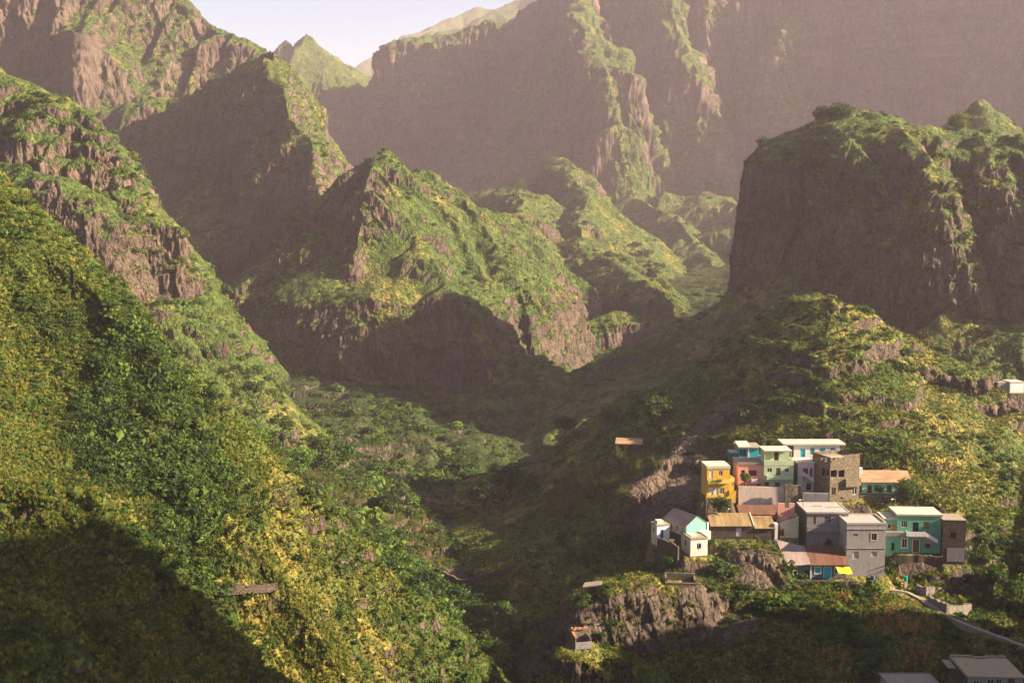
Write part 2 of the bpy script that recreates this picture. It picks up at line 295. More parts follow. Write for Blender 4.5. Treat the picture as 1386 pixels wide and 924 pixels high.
def height(x, y, want_owner=False):
    x = x.astype(np.float32); y = y.astype(np.float32)
    r = np.hypot(x, y)
    sc = np.clip(r / 400.0, 0.35, 2.0)            # bolder relief farther off
    wx = 7 * n2(x / 70, y / 70, 1) * sc + 2.6 * n2(x / 22, y / 22, 2) * np.clip(sc, 0, 1.3)
    wy = 7 * n2(x / 70, y / 70, 3) * sc + 2.6 * n2(x / 22, y / 22, 4) * np.clip(sc, 0, 1.3)
    h = np.interp(y, [b[0] for b in BASE], [b[1] for b in BASE]).astype(np.float32) + 3 * n2(x / 40, y / 40, 5) + np.abs(x - 20 - 0.08 * (y - 260)).clip(0, 200) * 0.10
    own = np.full(x.shape, VAL, np.int8)
    rn_mid = fbm2(x / 26, y / 26, 3, 31)
    for F in FEATS:
        W = np.array(F['w'], np.float32)
        R = F['reach'] + 20
        m = (x > W[:, 0].min() - R) & (x < W[:, 0].max() + R) & (y > W[:, 1].min() - R) & (y < W[:, 1].max() + R)
        idx = np.nonzero(m)
        if idx[0].size == 0: continue
        xs = x[idx]; ys = y[idx]
        qx = xs + wx[idx] * F['warp']; qy = ys + wy[idx] * F['warp']
        best = np.full(xs.shape, -1e4, np.float32)
        pd = np.array([p[0] for p in F['prof']], np.float32); pz = np.array([p[1] for p in F['prof']], np.float32)
        sl = (pz[-1] - pz[-2]) / (pd[-1] - pd[-2])
        if F['prof2']:
            pd2 = np.array([p[0] for p in F['prof2']], np.float32); pz2 = np.array([p[1] for p in F['prof2']], np.float32)
            sl2 = (pz2[-1] - pz2[-2]) / (pd2[-1] - pd2[-2])
        s0 = 0.0
        GZ = [(W[j + 1][2] - W[j][2]) / math.hypot(W[j + 1][0] - W[j][0], W[j + 1][1] - W[j][1]) for j in range(len(W) - 1)]
        for i in range(len(W) - 1):
            a = W[i]; b = W[i + 1]
            ex, ey = b[0] - a[0], b[1] - a[1]
            L2 = ex * ex + ey * ey; L = math.sqrt(L2)
            tu = ((qx - a[0]) * ex + (qy - a[1]) * ey) / L2
            t = np.clip(tu, 0, 1)
            dx = qx - a[0] - t * ex; dy = qy - a[1] - t * ey
            d = np.hypot(dx, dy)
            if F.get('gh'):                            # buttresses and ravines
                s_ = (s0 + t * L) / F['gl']
                gg = (1 - np.abs(n2(s_ * .8, d / F['gl'] * .25, 140 + F['seed'])) * 2.2) + .5 * (1 - np.abs(n2(s_ * 2.3, d / F['gl'] * .6, 150 + F['seed'])) * 2.2) - .45
                d = np.maximum(d - F['gh'] * gg * np.clip(d / (F['gh'] * .6), 0, 1), 0)
            drop = np.interp(d, pd, pz) + np.maximum(d - pd[-1], 0) * sl
            if F['prof2']:
                dr2 = np.interp(d, pd2, pz2) + np.maximum(d - pd2[-1], 0) * sl2
                drop = np.where((ex * (qy - a[1]) - ey * (qx - a[0])) < 0, dr2, drop)
            # past its downhill end a crest keeps falling, as steeply as it does farther down
            gz = GZ[i]
            gz = min([gz] + [g for g in GZ[i:]]) if gz < 0 else max([gz] + [g for g in GZ[:i + 1]])
            ex_ = np.maximum(tu - 1, 0) if gz < 0 else np.maximum(-tu, 0)
            if abs(gz) > .15:
                per = np.abs(ex * (qy - a[1]) - ey * (qx - a[0])) / L
                dp = np.interp(per, pd, pz) + np.maximum(per - pd[-1], 0) * sl
                if F['prof2']:
                    dp2 = np.interp(per, pd2, pz2) + np.maximum(per - pd2[-1], 0) * sl2
                    dp = np.where((ex * (qy - a[1]) - ey * (qx - a[0])) < 0, dp2, dp)
                drop = np.where(ex_ > 0, np.maximum(drop, dp + ex_ * L * abs(gz)), drop)
            if F['ga']:
                s = (s0 + t * L) / F['gl']
                g = 1 - np.abs(n2(s, d / F['gl'] * .18, 40 + F['seed'])) * 2
                g2 = 1 - np.abs(n2(s * 2.7, d / F['gl'] * .5, 90 + F['seed'])) * 2
                drop = drop - F['ga'] * (g + .45 * g2) * np.clip(d / (F['gl'] * .8), 0, 1)
            hs = a[2] + (b[2] - a[2]) * t - drop
            best = np.maximum(best, hs)
            s0 += L
        if F['remap']:
            nz = 7 * rn_mid[idx]
            ri = [p[0] for p in F['remap']]; ro = [p[1] for p in F['remap']]
            best = np.interp(best + nz, ri, ro) - nz * .6
        if F['rn']:
            best = best + F['rn'] * rn_mid[idx]
        hh = h[idx]
        o = own[idx]; o[best > hh] = F['owner']; own[idx] = o
        h[idx] = smax(best.astype(np.float32), hh, np.clip(sc[idx] * 2.0, 1.0, 3.2))
    # bed ledges (lava strata) and fine roughness
    lam = 8.0
    q = h / lam + 1.2 * rn_mid + 0.4 * n2(x / 14, y / 14, 8)
    fr = q - np.floor(q)
    h = h + lam * (0.42 - .30 * np.clip((r - 800) / 600, 0, 1)) * (sst(.25, .75, fr) - fr) * np.clip(n2(x / 55, y / 55, 11) + .75, 0, 1)
    fw = np.clip((r - 250) / 500, 0, 1); fx = np.clip((r - 900) / 700, 0, 1)
    h = h + (.7 + .5 * fw) * fbm2(x / 11, y / 11, 4, 12) + 2.2 * fw * fbm2(x / 27, y / 27, 3, 13) + 6 * fx * fbm2(x / 60, y / 60, 4, 14)
    h = h + 0.35 * np.clip(sc, .4, 1) * fbm2(x / 2.6, y / 2.6, 3, 19)
    tm = ((own == VAL) & (r > 200)) * sst(-.35, .0, n2(x / 38, y / 38, 21)) * (1 - sst(560, 700, r))
    tm = np.maximum(tm, ((own == VILL) & (r > 225) & (x > 96) & (n2(x / 40, y / 40, 24) > -.2)) * sst(.05, .35, n2(x / 24, y / 24, 22)) * .8)
    q = h / 2.1 + .5 * n2(x / 30, y / 30, 23); fr = q - np.floor(q)
    h = h + tm * 2.1 * .9 * (sst(.80, 1.0, fr) - fr)
    for (x0, y0, x1, y1, z, mg) in PADS:
        dx = np.maximum(np.maximum(x0 - x, x - x1), 0); dy = np.maximum(np.maximum(y0 - y, y - y1), 0)
        d = np.hypot(dx, dy)
        k = 1 - sst(0.0, mg, d)
        h = h + (z - h) * k
    if want_owner: RISER['r'] = (tm * sst(.72, .80, fr)).astype(np.float32)
    return (h, own) if want_owner else h
def ground_z(x, y):
    return float(height(np.array([x], np.float32), np.array([y], np.float32))[0])
def hit_slow(px, py, d0=60, d1=1500, n=3000):
    """where the view ray through a photo pixel first meets the ground"""
    D = np.geomspace(d0, d1, n)
    w = P(px, py, 1.0)
    x = w[0] * D; y = D; z = w[2] * D
    g = height(x, y)
    k = np.argmax(g > z)
    return (float(x[k]), float(y[k]), float(g[k]))

VIS = {}
def index_visible(V):
    x, y, z = V[:, 0], V[:, 1], V[:, 2]
    f = y * CP - z * SP; px = 693 + FPX * x / f; py = 462 - FPX * (y * SP + z * CP) / f
    m = (px > -30) & (px < 1416) & (py > -30) & (py < 954) & (f > 0)
    idx = np.nonzero(m)[0]; ix = ((px[m] + 30) / 2).astype(int); iy = ((py[m] + 30) / 2).astype(int)
    o = np.argsort(-f[m]); g = np.full((493, 724), -1, np.int64); g[iy[o], ix[o]] = idx[o]
    VIS['g'] = g; VIS['V'] = V
def hit(px, py, *a):
    if 'g' not in VIS: return hit_slow(px, py)
    g = VIS['g']; i, j = int((py + 30) / 2), int((px + 30) / 2)
    if 2 <= i < 490 and 2 <= j < 720:
        w = g[i - 1:i + 2, j - 1:j + 2].ravel(); w = w[w >= 0]
        if len(w):
            v = VIS['V'][w]; k = np.argsort(v[:, 1])[len(w) // 2]; p = v[k]
            return (float(p[0]), float(p[1]), float(p[2]))
    return hit_slow(px, py)
def build_terrain():
    az = np.concatenate([np.linspace(-48, -25.6, 70)[:-1], np.linspace(-25.6, 25.6, NCOL), np.linspace(25.6, 75, 110)[1:]])
    az = np.radians(az)
    nc = len(az)
    # coarse pass: where along each line of sight the ground needs vertices
    ca = az[::4]; nr = 1300
    lr = np.linspace(math.log(38), math.log(5600), nr)
    rr = np.exp(lr)
    X = np.sin(ca)[:, None] * rr; Y = np.cos(ca)[:, None] * rr
    H = np.stack([height(X[i:i + 40].ravel(), Y[i:i + 40].ravel()).reshape(-1, nr) for i in range(0, 1)]) if False else height(X.ravel(), Y.ravel()).reshape(X.shape)
    el = np.arctan2(H, rr[None, :])
    mx = np.maximum.accumulate(el, 1)
    vis = np.where(el > mx - 0.012, 1.0, 0.22)
    inf = sst(-0.46, -0.40, el)
    vis *= 0.15 + 0.85 * inf
    dth = np.abs(np.diff(el, axis=1, prepend=el[:, :1]))
    w = np.sqrt(dth ** 2 + (0.10 * (lr[1] - lr[0])) ** 2) * vis
    kk = np.hanning(17); kk /= kk.sum()
    w = np.apply_along_axis(lambda v: np.convolve(v, kk, 'same'), 0, w)
    k2 = np.hanning(7); k2 /= k2.sum()
    w = np.apply_along_axis(lambda v: np.convolve(v, k2, 'same'), 1, w)
    cum = np.cumsum(w, 1); cum = (cum - cum[:, :1]) / (cum[:, -1:] - cum[:, :1])
    q = np.linspace(0, 1, NROW)
    RL = np.stack([np.interp(q, cum[i], lr) for i in range(len(ca))])
    # interpolate the sampling distances to the full set of columns
    ci = np.interp(az, ca, np.arange(len(ca)))
    i0 = np.floor(ci).astype(int).clip(0, len(ca) - 2); f = (ci - i0)[:, None]
    RL = RL[i0] * (1 - f) + RL[i0 + 1] * f
    R = np.exp(RL)
    X = (np.sin(az)[:, None] * R).astype(np.float32); Y = (np.cos(az)[:, None] * R).astype(np.float32)
    H, OW = height(X.ravel(), Y.ravel(), True)
    H = H.reshape(X.shape); OW = OW.reshape(X.shape)
    print("terrain heights", time.time() - T0)
    V = np.stack([X, Y, H], -1)
    def normals(V):
        du = np.zeros_like(V); dv = np.zeros_like(V)
        du[1:-1] = V[2:] - V[:-2]; du[0] = V[1] - V[0]; du[-1] = V[-1] - V[-2]
        dv[:, 1:-1] = V[:, 2:] - V[:, :-2]; dv[:, 0] = V[:, 1] - V[:, 0]; dv[:, -1] = V[:, -1] - V[:, -2]
        N = np.cross(du, dv)
        N /= np.linalg.norm(N, axis=-1, keepdims=True) + 1e-9
        N *= np.sign(N[..., 2:3]) + (N[..., 2:3] == 0)
        return N
    def blur(a, n=1):
        for _ in range(n):
            b = a.copy()
            b[1:-1] = (a[:-2] + 2 * a[1:-1] + a[2:]) / 4
            c = b.copy()
            c[:, 1:-1] = (b[:, :-2] + 2 * b[:, 1:-1] + b[:, 2:]) / 4
            a = c
        return a
    N = normals(V)
    Nb = blur(N, 3); Nb /= np.linalg.norm(Nb, axis=-1, keepdims=True) + 1e-9
    steep = sst(0.72, 0.40, Nb[..., 2])
    x, y, z = V[..., 0].ravel(), V[..., 1].ravel(), V[..., 2].ravel()
    r = np.hypot(x, y)
    s = np.clip(r / 450, .3, 2.4)
    # cliffs: columns, ledges and blocks pushed in and out of the face
    def cliff(L):
        colm = 1 - np.abs(n3(x / (2.6 * L), y / (2.6 * L), z / (16 * L), 60)) * 2
        blk = n3(x / (6 * L), y / (6 * L), z / (5 * L), 61)
        big = n3(x / (17 * L), y / (17 * L), z / (26 * L), 62)
        led = n2(z / (3.2 * L) + 1.3 * n2(x / (30 * L), y / (30 * L), 64), r * 0, 63)
        zc = cells(x / (9 * L), y / (9 * L), 5); zb = np.floor(z / (7 * L) + 4 * zc)
        cel = cells(x / (2.4 * L) + 13.7 * zb, y / (2.4 * L) - 5.3 * zb, 9)
        return L * (0.4 * colm + .6 * blk + (2.4 if L < 2 else 3.8) * big + (.9 if L < .8 else .45) * led + 1.0 * cel + 1.3 * zc)
    fn = sst(230, 420, r); ff = sst(700, 1300, r)
    dsp = cliff(.42) * (1 - .45 * ff) + cliff(1.0) * (.25 + .75 * fn) * .9 + cliff(2.6) * 1.2 * ff
    padm = np.zeros_like(x)
    for (x0, y0, x1, y1, zz, mg) in PADS:
        padm = np.maximum(padm, ((x > x0 - 2) & (x < x1 + 2) & (y > y0 - 2) & (y < y1 + 2)).astype(np.float32))
    hn = Nb.reshape(-1, 3).copy(); hn[:, 2] *= .25
    hn /= np.linalg.norm(hn, axis=1, keepdims=True) + 1e-9
    V = V.reshape(-1, 3) + hn * (dsp * steep.ravel() * (1 - padm))[:, None]
    V = V.reshape(X.shape + (3,))
    N2 = normals(V)
    Nm = blur(N2, 1); Nm /= np.linalg.norm(Nm, axis=-1, keepdims=True) + 1e-9
    nz = (0.55 * Nm[..., 2] + 0.45 * Nb[..., 2]).ravel()
    x, y, z = V[..., 0].ravel(), V[..., 1].ravel(), V[..., 2].ravel()
    nA = (1 - ff) * fbm2(x / 20, y / 20, 4, 70) + ff * fbm2(x / 45, y / 45, 5, 71); nB = fbm2(x / 5, (y + z) / 5, 4, 75)
    o = OW.ravel()
    lo = np.array([.20, .42, .44, .42, .44, .36, .40])[o]
    veg = sst(lo, lo + .22, nz + np.where(o == FAR, .34, .18) * nA + .12 * nB + np.where(o == FAR, .30 * np.clip(n2(z / 26 + 1.5 * n2(x / 120, y / 120, 91), x / 160, 92), 0, 1), 0))
    for (sx, sy, sr) in BARE: veg = veg * (1 - .92 * np.exp(-((x - sx) ** 2 + (y - sy) ** 2) / (sr * sr)))
    dryb = np.array([-.38, -.15, -.05, .05, .2, -.1, -.1])[o]
    for (sx, sy, sr) in DRY_SUNLIT_SPOTS: dryb = np.maximum(dryb, .9 * np.exp(-((x - sx) ** 2 + (y - sy) ** 2) / (sr * sr)))
    dry = sst(.0, .55, dryb + .7 * fbm2(x / 13, y / 13, 4, 80) + .25 * (Nm[..., 2].ravel() - .6))
    valley_shade = (o == VAL).astype(np.float32)  # valley floor mask: missing shade is put into the ground colour
    veg = veg * (1 - .85 * RISER['r'])
    attr = dict(valley_shade=valley_shade, veg=veg.astype(np.float32), dry=dry.astype(np.float32), far=np.clip(r / 1200, 0, 1).astype(np.float32))
    objs = []
    vid = np.arange(nc * NROW, dtype=np.int32).reshape(nc, NROW)
    quads = np.stack([vid[:-1, :-1], vid[1:, :-1], vid[1:, 1:], vid[:-1, 1:]], -1).reshape(-1, 4)
    fo = OW[:-1, :-1].ravel()
    Vf = V.reshape(-1, 3); Nf = N2.reshape(-1, 3)
    for k, name in enumerate(OWN):
        q4 = quads[fo == k]
        if len(q4) == 0: continue
        u, inv = np.unique(q4.ravel(), return_inverse=True)
        me = bpy.data.meshes.new(name)
        me.vertices.add(len(u)); me.vertices.foreach_set("co", Vf[u].ravel())
        me.loops.add(len(inv)); me.loops.foreach_set("vertex_index", inv.astype(np.int32))
        nf = len(q4)
        me.polygons.add(nf)
        me.polygons.foreach_set("loop_start", np.arange(0, nf * 4, 4, dtype=np.int32))
        me.polygons.foreach_set("loop_total", np.full(nf, 4, np.int32))
        me.polygons.foreach_set("use_smooth", np.ones(nf, bool))
        me.update(calc_edges=True)
        for an, av in attr.items():
            at = me.attributes.new(an, 'FLOAT', 'POINT'); at.data.foreach_set("value", av[u])
        ob = bpy.data.objects.new(name, me); COL.objects.link(ob)
        ob['kind'] = 'structure'
        me.materials.append(MAT_TERRAIN)
        objs.append(ob)
    print("terrain built", time.time() - T0)
    index_visible(Vf)
    return dict(V=Vf, N=Nm.reshape(-1, 3), Nb=Nb.reshape(-1, 3), veg=veg, dry=dry, own=o, r=r)
# ------------------------------------------------------------------ the hazy air of the valley
def build_haze():
    m = bpy.data.materials.new("haze"); m.use_nodes = True
    nt = m.node_tree; nt.nodes.clear()
    out = nt.nodes.new("ShaderNodeOutputMaterial")
    pv = nt.nodes.new("ShaderNodeVolumePrincipled")
    pv.inputs["Color"].default_value = (1.0, .80, .90, 1)
    pv.inputs["Density"].default_value = HAZE
    pv.inputs["Anisotropy"].default_value = .2
    nt.links.new(pv.outputs[0], out.inputs["Volume"])
    bm = bmesh.new(); bmesh.ops.create_cube(bm, size=1)
    x0, x1, y0, y1, z0, z1 = -4200, 5700, -200, 6000, -420, 640
    for v in bm.verts:
        v.co = ((x0 + x1) / 2 + v.co.x * (x1 - x0), (y0 + y1) / 2 + v.co.y * (y1 - y0), (z0 + z1) / 2 + v.co.z * (z1 - z0))
    me = bpy.data.meshes.new("haze"); bm.to_mesh(me); bm.free()
    me.materials.append(m)
    o = bpy.data.objects.new("haze", me); COL.objects.link(o)
    o['kind'] = 'stuff'
# ------------------------------------------------------------------ foliage
def foliage_material(name, stops, trans=.25, hue=.0, pos_noise=True):
    m, nt, b = nmat(name)
    oi = nd(nt, "ShaderNodeObjectInfo")
    pos = nd(nt, "ShaderNodeNewGeometry").outputs["Position"]
    ns = noise(nt, pos, 1.3, 3, .6)
    f = math_(nt, 'ADD', math_(nt, 'MULTIPLY', oi.outputs["Random"], .62), math_(nt, 'MULTIPLY', ns, .38))
    c = ramp(nt, f, stops)
    nt.links.new(c, b.inputs["Base Color"])
    b.inputs["Roughness"].default_value = .7
    tr = nd(nt, "ShaderNodeBsdfTranslucent"); nt.links.new(mixc(nt, 1.0, c, (1.0, 1.0, .45), 'MULTIPLY'), tr.inputs[0])
    mx = nd(nt, "ShaderNodeMixShader"); mx.inputs[0].default_value = trans
    nt.links.new(b.outputs[0], mx.inputs[1]); nt.links.new(tr.outputs[0], mx.inputs[2])
    nt.links.new(mx.outputs[0], nt.nodes["Material Output"].inputs[0])
    return m
M_BUSH = foliage_material("bush_leaves", [(.15, (.024, .046, .010)), (.45, (.055, .090, .016)), (.72, (.095, .130, .024)), (.92, (.16, .17, .035))], .38)
M_DARK = foliage_material("thicket_leaves", [(.2, (.016, .032, .010)), (.6, (.036, .064, .014)), (.9, (.07, .10, .02))], .3)
M_BRIGHT = foliage_material("bright_leaves", [(.2, (.045, .090, .016)), (.6, (.085, .15, .026)), (.9, (.15, .20, .04))], .35)
M_STRAW = foliage_material("dry_grass", [(.2, (.13, .125, .026)), (.6, (.23, .21, .040)), (.9, (.38, .32, .075))], .3)
M_GRASS = foliage_material("green_grass", [(.2, (.035, .075, .011)), (.6, (.078, .130, .018)), (.9, (.14, .175, .03))], .4)

def leaf_cloud(rng, n, leaf, shape, seed):
    """n leaf-sized quads through a crown volume; shape(rng) -> point, outward normal"""
    vs, fs = [], []
    for i in range(n):
        p, nn = shape(rng)
        d = rng.normal(size=3); d /= np.linalg.norm(d)
        nn = nn * .9 + d * .8; nn /= np.linalg.norm(nn)
        t = np.cross(nn, rng.normal(size=3)); t /= np.linalg.norm(t) + 1e-6
        u = np.cross(nn, t)
        l = leaf * rng.uniform(.6, 1.4); w = l * rng.uniform(.45, .8)
        k = len(vs)
        vs += [p - t * l, p + u * w - nn * l * .15, p + t * l, p - u * w - nn * l * .15]
        fs.append((k, k + 1, k + 2, k + 3))
    return vs, fs
def mesh_from(name, vs, fs, mat):
    me = bpy.data.meshes.new(name)
    me.from_pydata([tuple(map(float, v)) for v in vs], [], fs)
    me.materials.append(mat); me.update()
    return me
def dome(lumps, flat):
    def f(rng):
        c, r = lumps[rng.integers(len(lumps))]
        d = rng.normal(size=3); d[2] = abs(d[2]) * 1.0 - .15; d /= np.linalg.norm(d)
        p = c + d * r * rng.uniform(.55, 1.08) * np.array([1, 1, flat])
        return p, d
    return f
def bush_mesh(seed, mat, n=230, leaf=.13, flat=.85):
    rng = np.random.default_rng(seed)
    lumps = []
    for i in range(6):
        a = rng.uniform(0, 6.28); q = rng.uniform(.1, .62)
        lumps.append((np.array([math.cos(a) * q, math.sin(a) * q, rng.uniform(-.05, .3)]), rng.uniform(.35, .62)))
    return mesh_from("bush", *leaf_cloud(rng, n, leaf, dome(lumps, flat), seed), mat)
def tuft_mesh(seed, mat, n=34):
    rng = np.random.default_rng(seed); vs, fs = [], []
    for i in range(n):
        a = rng.uniform(0, 6.28); q = rng.uniform(0, .5); x, y = math.cos(a) * q, math.sin(a) * q
        b = rng.uniform(0, 6.28); lean = rng.uniform(.05, .45); h = rng.uniform(.5, 1.0)
        dx, dy = math.cos(b), math.sin(b); w = .05
        k = len(vs)
        vs += [np.array([x - dy * w, y + dx * w, -.1]), np.array([x + dy * w, y - dx * w, -.1]),
               np.array([x + dx * lean * .4 + dy * w * .8, y + dy * lean * .4 - dx * w * .8, h * .6]), np.array([x + dx * lean * .4 - dy * w * .8, y + dy * lean * .4 + dx * w * .8, h * .6]),
               np.array([x + dx * lean, y + dy * lean, h])]
        fs += [(k, k + 1, k + 2, k + 3), (k + 3, k + 2, k + 4)]
    return mesh_from("tuft", vs, fs, mat)

def scatter(name, meshes, pts, scl, rot, idx, squash=None):
    """one uncountable cover: meshes instanced on points"""
    protos = []
    coll = bpy.data.collections.new(name + "_kinds")
    for i, me in enumerate(meshes):
        o = bpy.data.objects.new("%s_%02d" % (me.name, i), me); coll.objects.link(o)
    me = bpy.data.meshes.new(name)
    me.vertices.add(len(pts)); me.vertices.foreach_set("co", np.asarray(pts, np.float32).ravel())
    for an, av, ty in (("scl", scl, 'FLOAT'), ("rot", rot, 'FLOAT')):
        a = me.attributes.new(an, ty, 'POINT'); a.data.foreach_set("value", np.asarray(av, np.float32))
    a = me.attributes.new("idx", 'INT', 'POINT'); a.data.foreach_set("value", np.asarray(idx, np.int32))
    ob = bpy.data.objects.new(name, me); COL.objects.link(ob); ob['kind'] = 'stuff'
    ng = bpy.data.node_groups.new(name, 'GeometryNodeTree')
    ng.interface.new_socket("Geometry", in_out='INPUT', socket_type='NodeSocketGeometry')
    ng.interface.new_socket("Geometry", in_out='OUTPUT', socket_type='NodeSocketGeometry')
    L = ng.links.new
    gi = ng.nodes.new("NodeGroupInput"); go = ng.nodes.new("NodeGroupOutput")
    mp = ng.nodes.new("GeometryNodeMeshToPoints")
    ip = ng.nodes.new("GeometryNodeInstanceOnPoints"); ip.inputs["Pick Instance"].default_value = True
    ci = ng.nodes.new("GeometryNodeCollectionInfo"); ci.inputs[0].default_value = coll
    ci.inputs["Separate Children"].default_value = True; ci.inputs["Reset Children"].default_value = True
    def named(n, t):
        x = ng.nodes.new("GeometryNodeInputNamedAttribute"); x.data_type = t; x.inputs[0].default_value = n
        return [s for s in x.outputs if s.enabled][0]
    cx = ng.nodes.new("ShaderNodeCombineXYZ"); L(named("rot", 'FLOAT'), cx.inputs[2])
    er = ng.nodes.new("FunctionNodeEulerToRotation"); L(cx.outputs[0], er.inputs[0])
    L(gi.outputs[0], mp.inputs[0]); L(mp.outputs[0], ip.inputs["Points"]); L(ci.outputs[0], ip.inputs["Instance"])
    L(named("idx", 'INT'), ip.inputs["Instance Index"]); L(er.outputs[0], ip.inputs["Rotation"]); L(named("scl", 'FLOAT'), ip.inputs["Scale"])
    L(ip.outputs[0], go.inputs[0])
    md = ob.modifiers.new("cover", 'NODES'); md.node_group = ng
    return ob

def grow():
    rng = np.random.default_rng(3)
    V, N, veg, dry, own, r = TER['V'], TER['N'], TER['veg'], TER['dry'], TER['own'], TER['r']
    x, y, z = V[:, 0], V[:, 1], V[:, 2]
    az = np.degrees(np.arctan2(x, y))
    edge = (own == VILL) & (x > 150) & (r < 275)  # shrubs on the added unseen ridge, to break up its shadow's edge
    inside = (np.abs(az) < 29) | edge
    keep = np.ones(len(x), bool)
    for (x0, y0, x1, y1, zz, mg) in PADS:
        keep &= ~((x > x0 - 1.2) & (x < x1 + 1.2) & (y > y0 - 1.5) & (y < y1 + 1))
    for (cx, cy, cr) in CLEAR:
        keep &= (x - cx) ** 2 + (y - cy) ** 2 > cr * cr
    thick = .5 + .5 * fbm2(x / 15, y / 15, 3, 101)                 # thickets
    thick2 = sst(.42, .62, thick)
    W_own = np.array([.30, .40, .45, .4, .9, .5, 2.4])[own]
    # shrubs
    w = veg * W_own * (.05 + .95 * thick2) * np.where(own == NEAR, 1 - .85 * dry, 1) * keep * inside * (r < 1500)
    w = w * np.where(own == PEAK, .9, 1)
    w = w * np.where((own == VILL) & (y > 296), .45, 1)
    for (sx, sy, sr) in THICKETS: w = w * (1 + 5 * np.exp(-((x - sx) ** 2 + (y - sy) ** 2) / (sr * sr)))
    for (cx, cy, cr) in PLOTS: w = w * ((x - cx) ** 2 + (y - cy) ** 2 > cr * cr)
    w = np.cumsum(w); n = N_SHRUB
    k = np.searchsorted(w, rng.uniform(0, w[-1], n)); k = np.minimum(k, len(x) - 1)
    base = np.array([.60, 1.2, .95, 1.0, .75, 1.8, 1.25])[own[k]]
    base = np.where(edge[k], 2.8, base)
    s = base * np.exp(rng.normal(0, .42, n)) * (.75 + .7 * thick2[k])
    kind = np.where(rng.uniform(size=n) < .25 + .65 * (own[k] == VAL), rng.integers(3, 5, n), rng.integers(0, 3, n))  # valley shrubs mostly dark kinds: dark trees there, plus shade put into leaf colour
    kind = np.where((rng.uniform(size=n) < .12) | ((r[k] > 400) & (own[k] != VAL) & (rng.uniform(size=n) < .6)), 5, kind)
    pts = V[k] + np.stack([rng.normal(0, .3, n), rng.normal(0, .3, n), -.12 * s], -1)
    scatter("shrubs", [bush_mesh(1, M_BUSH), bush_mesh(2, M_BUSH), bush_mesh(3, M_BUSH, 160, .17, .6), bush_mesh(4, M_DARK), bush_mesh(5, M_DARK, 260, .12), bush_mesh(6, M_BRIGHT, 170, .16)],
            pts, s, rng.uniform(0, 6.28, n), kind)
    # grass, green and straw-coloured, on the near slopes
    w = veg * keep * inside * (r < 420) * np.array([1.5, .1, 0, 0, 1.0, 0, .35])[own] * (1.1 - .7 * thick2) * ~edge
    w = np.cumsum(w); n = N_GRASS
    k = np.searchsorted(w, rng.uniform(0, w[-1], n)); k = np.minimum(k, len(x) - 1)
    pd = np.clip(dry[k] * 1.2 + .02, 0, .9) * np.where(own[k] == VAL, .5, np.where(own[k] == NEAR, sst(.3, .8, dry[k]), 1))
    st = rng.uniform(size=n) < pd
    kind = np.where(st, rng.integers(2, 4, n), rng.integers(0, 2, n))
    s = .36 * np.exp(rng.normal(-.1, .35, n)) * np.where(r[k] > 220, 1.2, .9)
    pts = V[k] + np.stack([rng.normal(0, .25, n), rng.normal(0, .25, n), 0 * s], -1)
    scatter("grass", [tuft_mesh(1, M_GRASS), tuft_mesh(2, M_GRASS), tuft_mesh(3, M_STRAW), tuft_mesh(4, M_STRAW)], pts, s, rng.uniform(0, 6.28, n), kind)
# ------------------------------------------------------------------ building materials
def objc(nt): return nd(nt, "ShaderNodeTexCoord").outputs["Object"]
def plaster(name, rgb, dirt=.5, bump=.15):
    m, nt, b = nmat(name); p = objc(nt)
    mp = nd(nt, "ShaderNodeMapping"); nt.links.new(p, mp.inputs[0]); mp.inputs["Scale"].default_value = (1, 1, .35)
    st = noise(nt, mp.outputs[0], 1.6, 6, .7); bl = noise(nt, p, .7, 5, .65)
    dirt = min(1, dirt * 1.35); dk = tuple(c * .38 + .03 for c in rgb)
    c = mixc(nt, math_(nt, 'MULTIPLY', ramp(nt, st, [(.48, (0, 0, 0)), (.75, (1, 1, 1))]), dirt), rgb, dk)
    c = mixc(nt, math_(nt, 'MULTIPLY', ramp(nt, bl, [(.52, (0, 0, 0)), (.62, (1, 1, 1))]), dirt * .6), c, tuple(x * .7 + .06 for x in rgb))
    nt.links.new(c, b.inputs["Base Color"])
    bp = nd(nt, "ShaderNodeBump"); bp.inputs["Strength"].default_value = bump; bp.inputs["Distance"].default_value = .1
    nt.links.new(noise(nt, p, 6, 4), bp.inputs["Height"]); nt.links.new(bp.outputs[0], b.inputs["Normal"])
    return m
def masonry(name, cols, scale=2.2, mortar=(.05, .04, .033)):
    m, nt, b = nmat(name); p = objc(nt)
    mp = nd(nt, "ShaderNodeMapping"); nt.links.new(p, mp.inputs[0]); mp.inputs["Scale"].default_value = (1, 1, 1.5)
    v = nd(nt, "ShaderNodeTexVoronoi"); v.inputs["Scale"].default_value = scale; nt.links.new(mp.outputs[0], v.inputs["Vector"])
    e = nd(nt, "ShaderNodeTexVoronoi", feature='DISTANCE_TO_EDGE'); e.inputs["Scale"].default_value = scale; nt.links.new(mp.outputs[0], e.inputs["Vector"])
    sx = nd(nt, "ShaderNodeSeparateColor"); nt.links.new(v.outputs["Color"], sx.inputs[0])
    c = ramp(nt, sx.outputs[0], [(i / (len(cols) - 1), k) for i, k in enumerate(cols)])
    c = mixc(nt, .4, c, ramp(nt, noise(nt, p, 1.1, 5, .7), [(.35, tuple(x * .5 for x in cols[0])), (.7, cols[-1])]))
    c = mixc(nt, ramp(nt, e.outputs["Distance"], [(.0, (1, 1, 1)), (.10, (0, 0, 0))]), c, mortar)
    nt.links.new(c, b.inputs["Base Color"])
    bp = nd(nt, "ShaderNodeBump"); bp.inputs["Strength"].default_value = .8; bp.inputs["Distance"].default_value = .12
    nt.links.new(e.outputs["Distance"], bp.inputs["Height"]); nt.links.new(bp.outputs[0], b.inputs["Normal"])
    return m
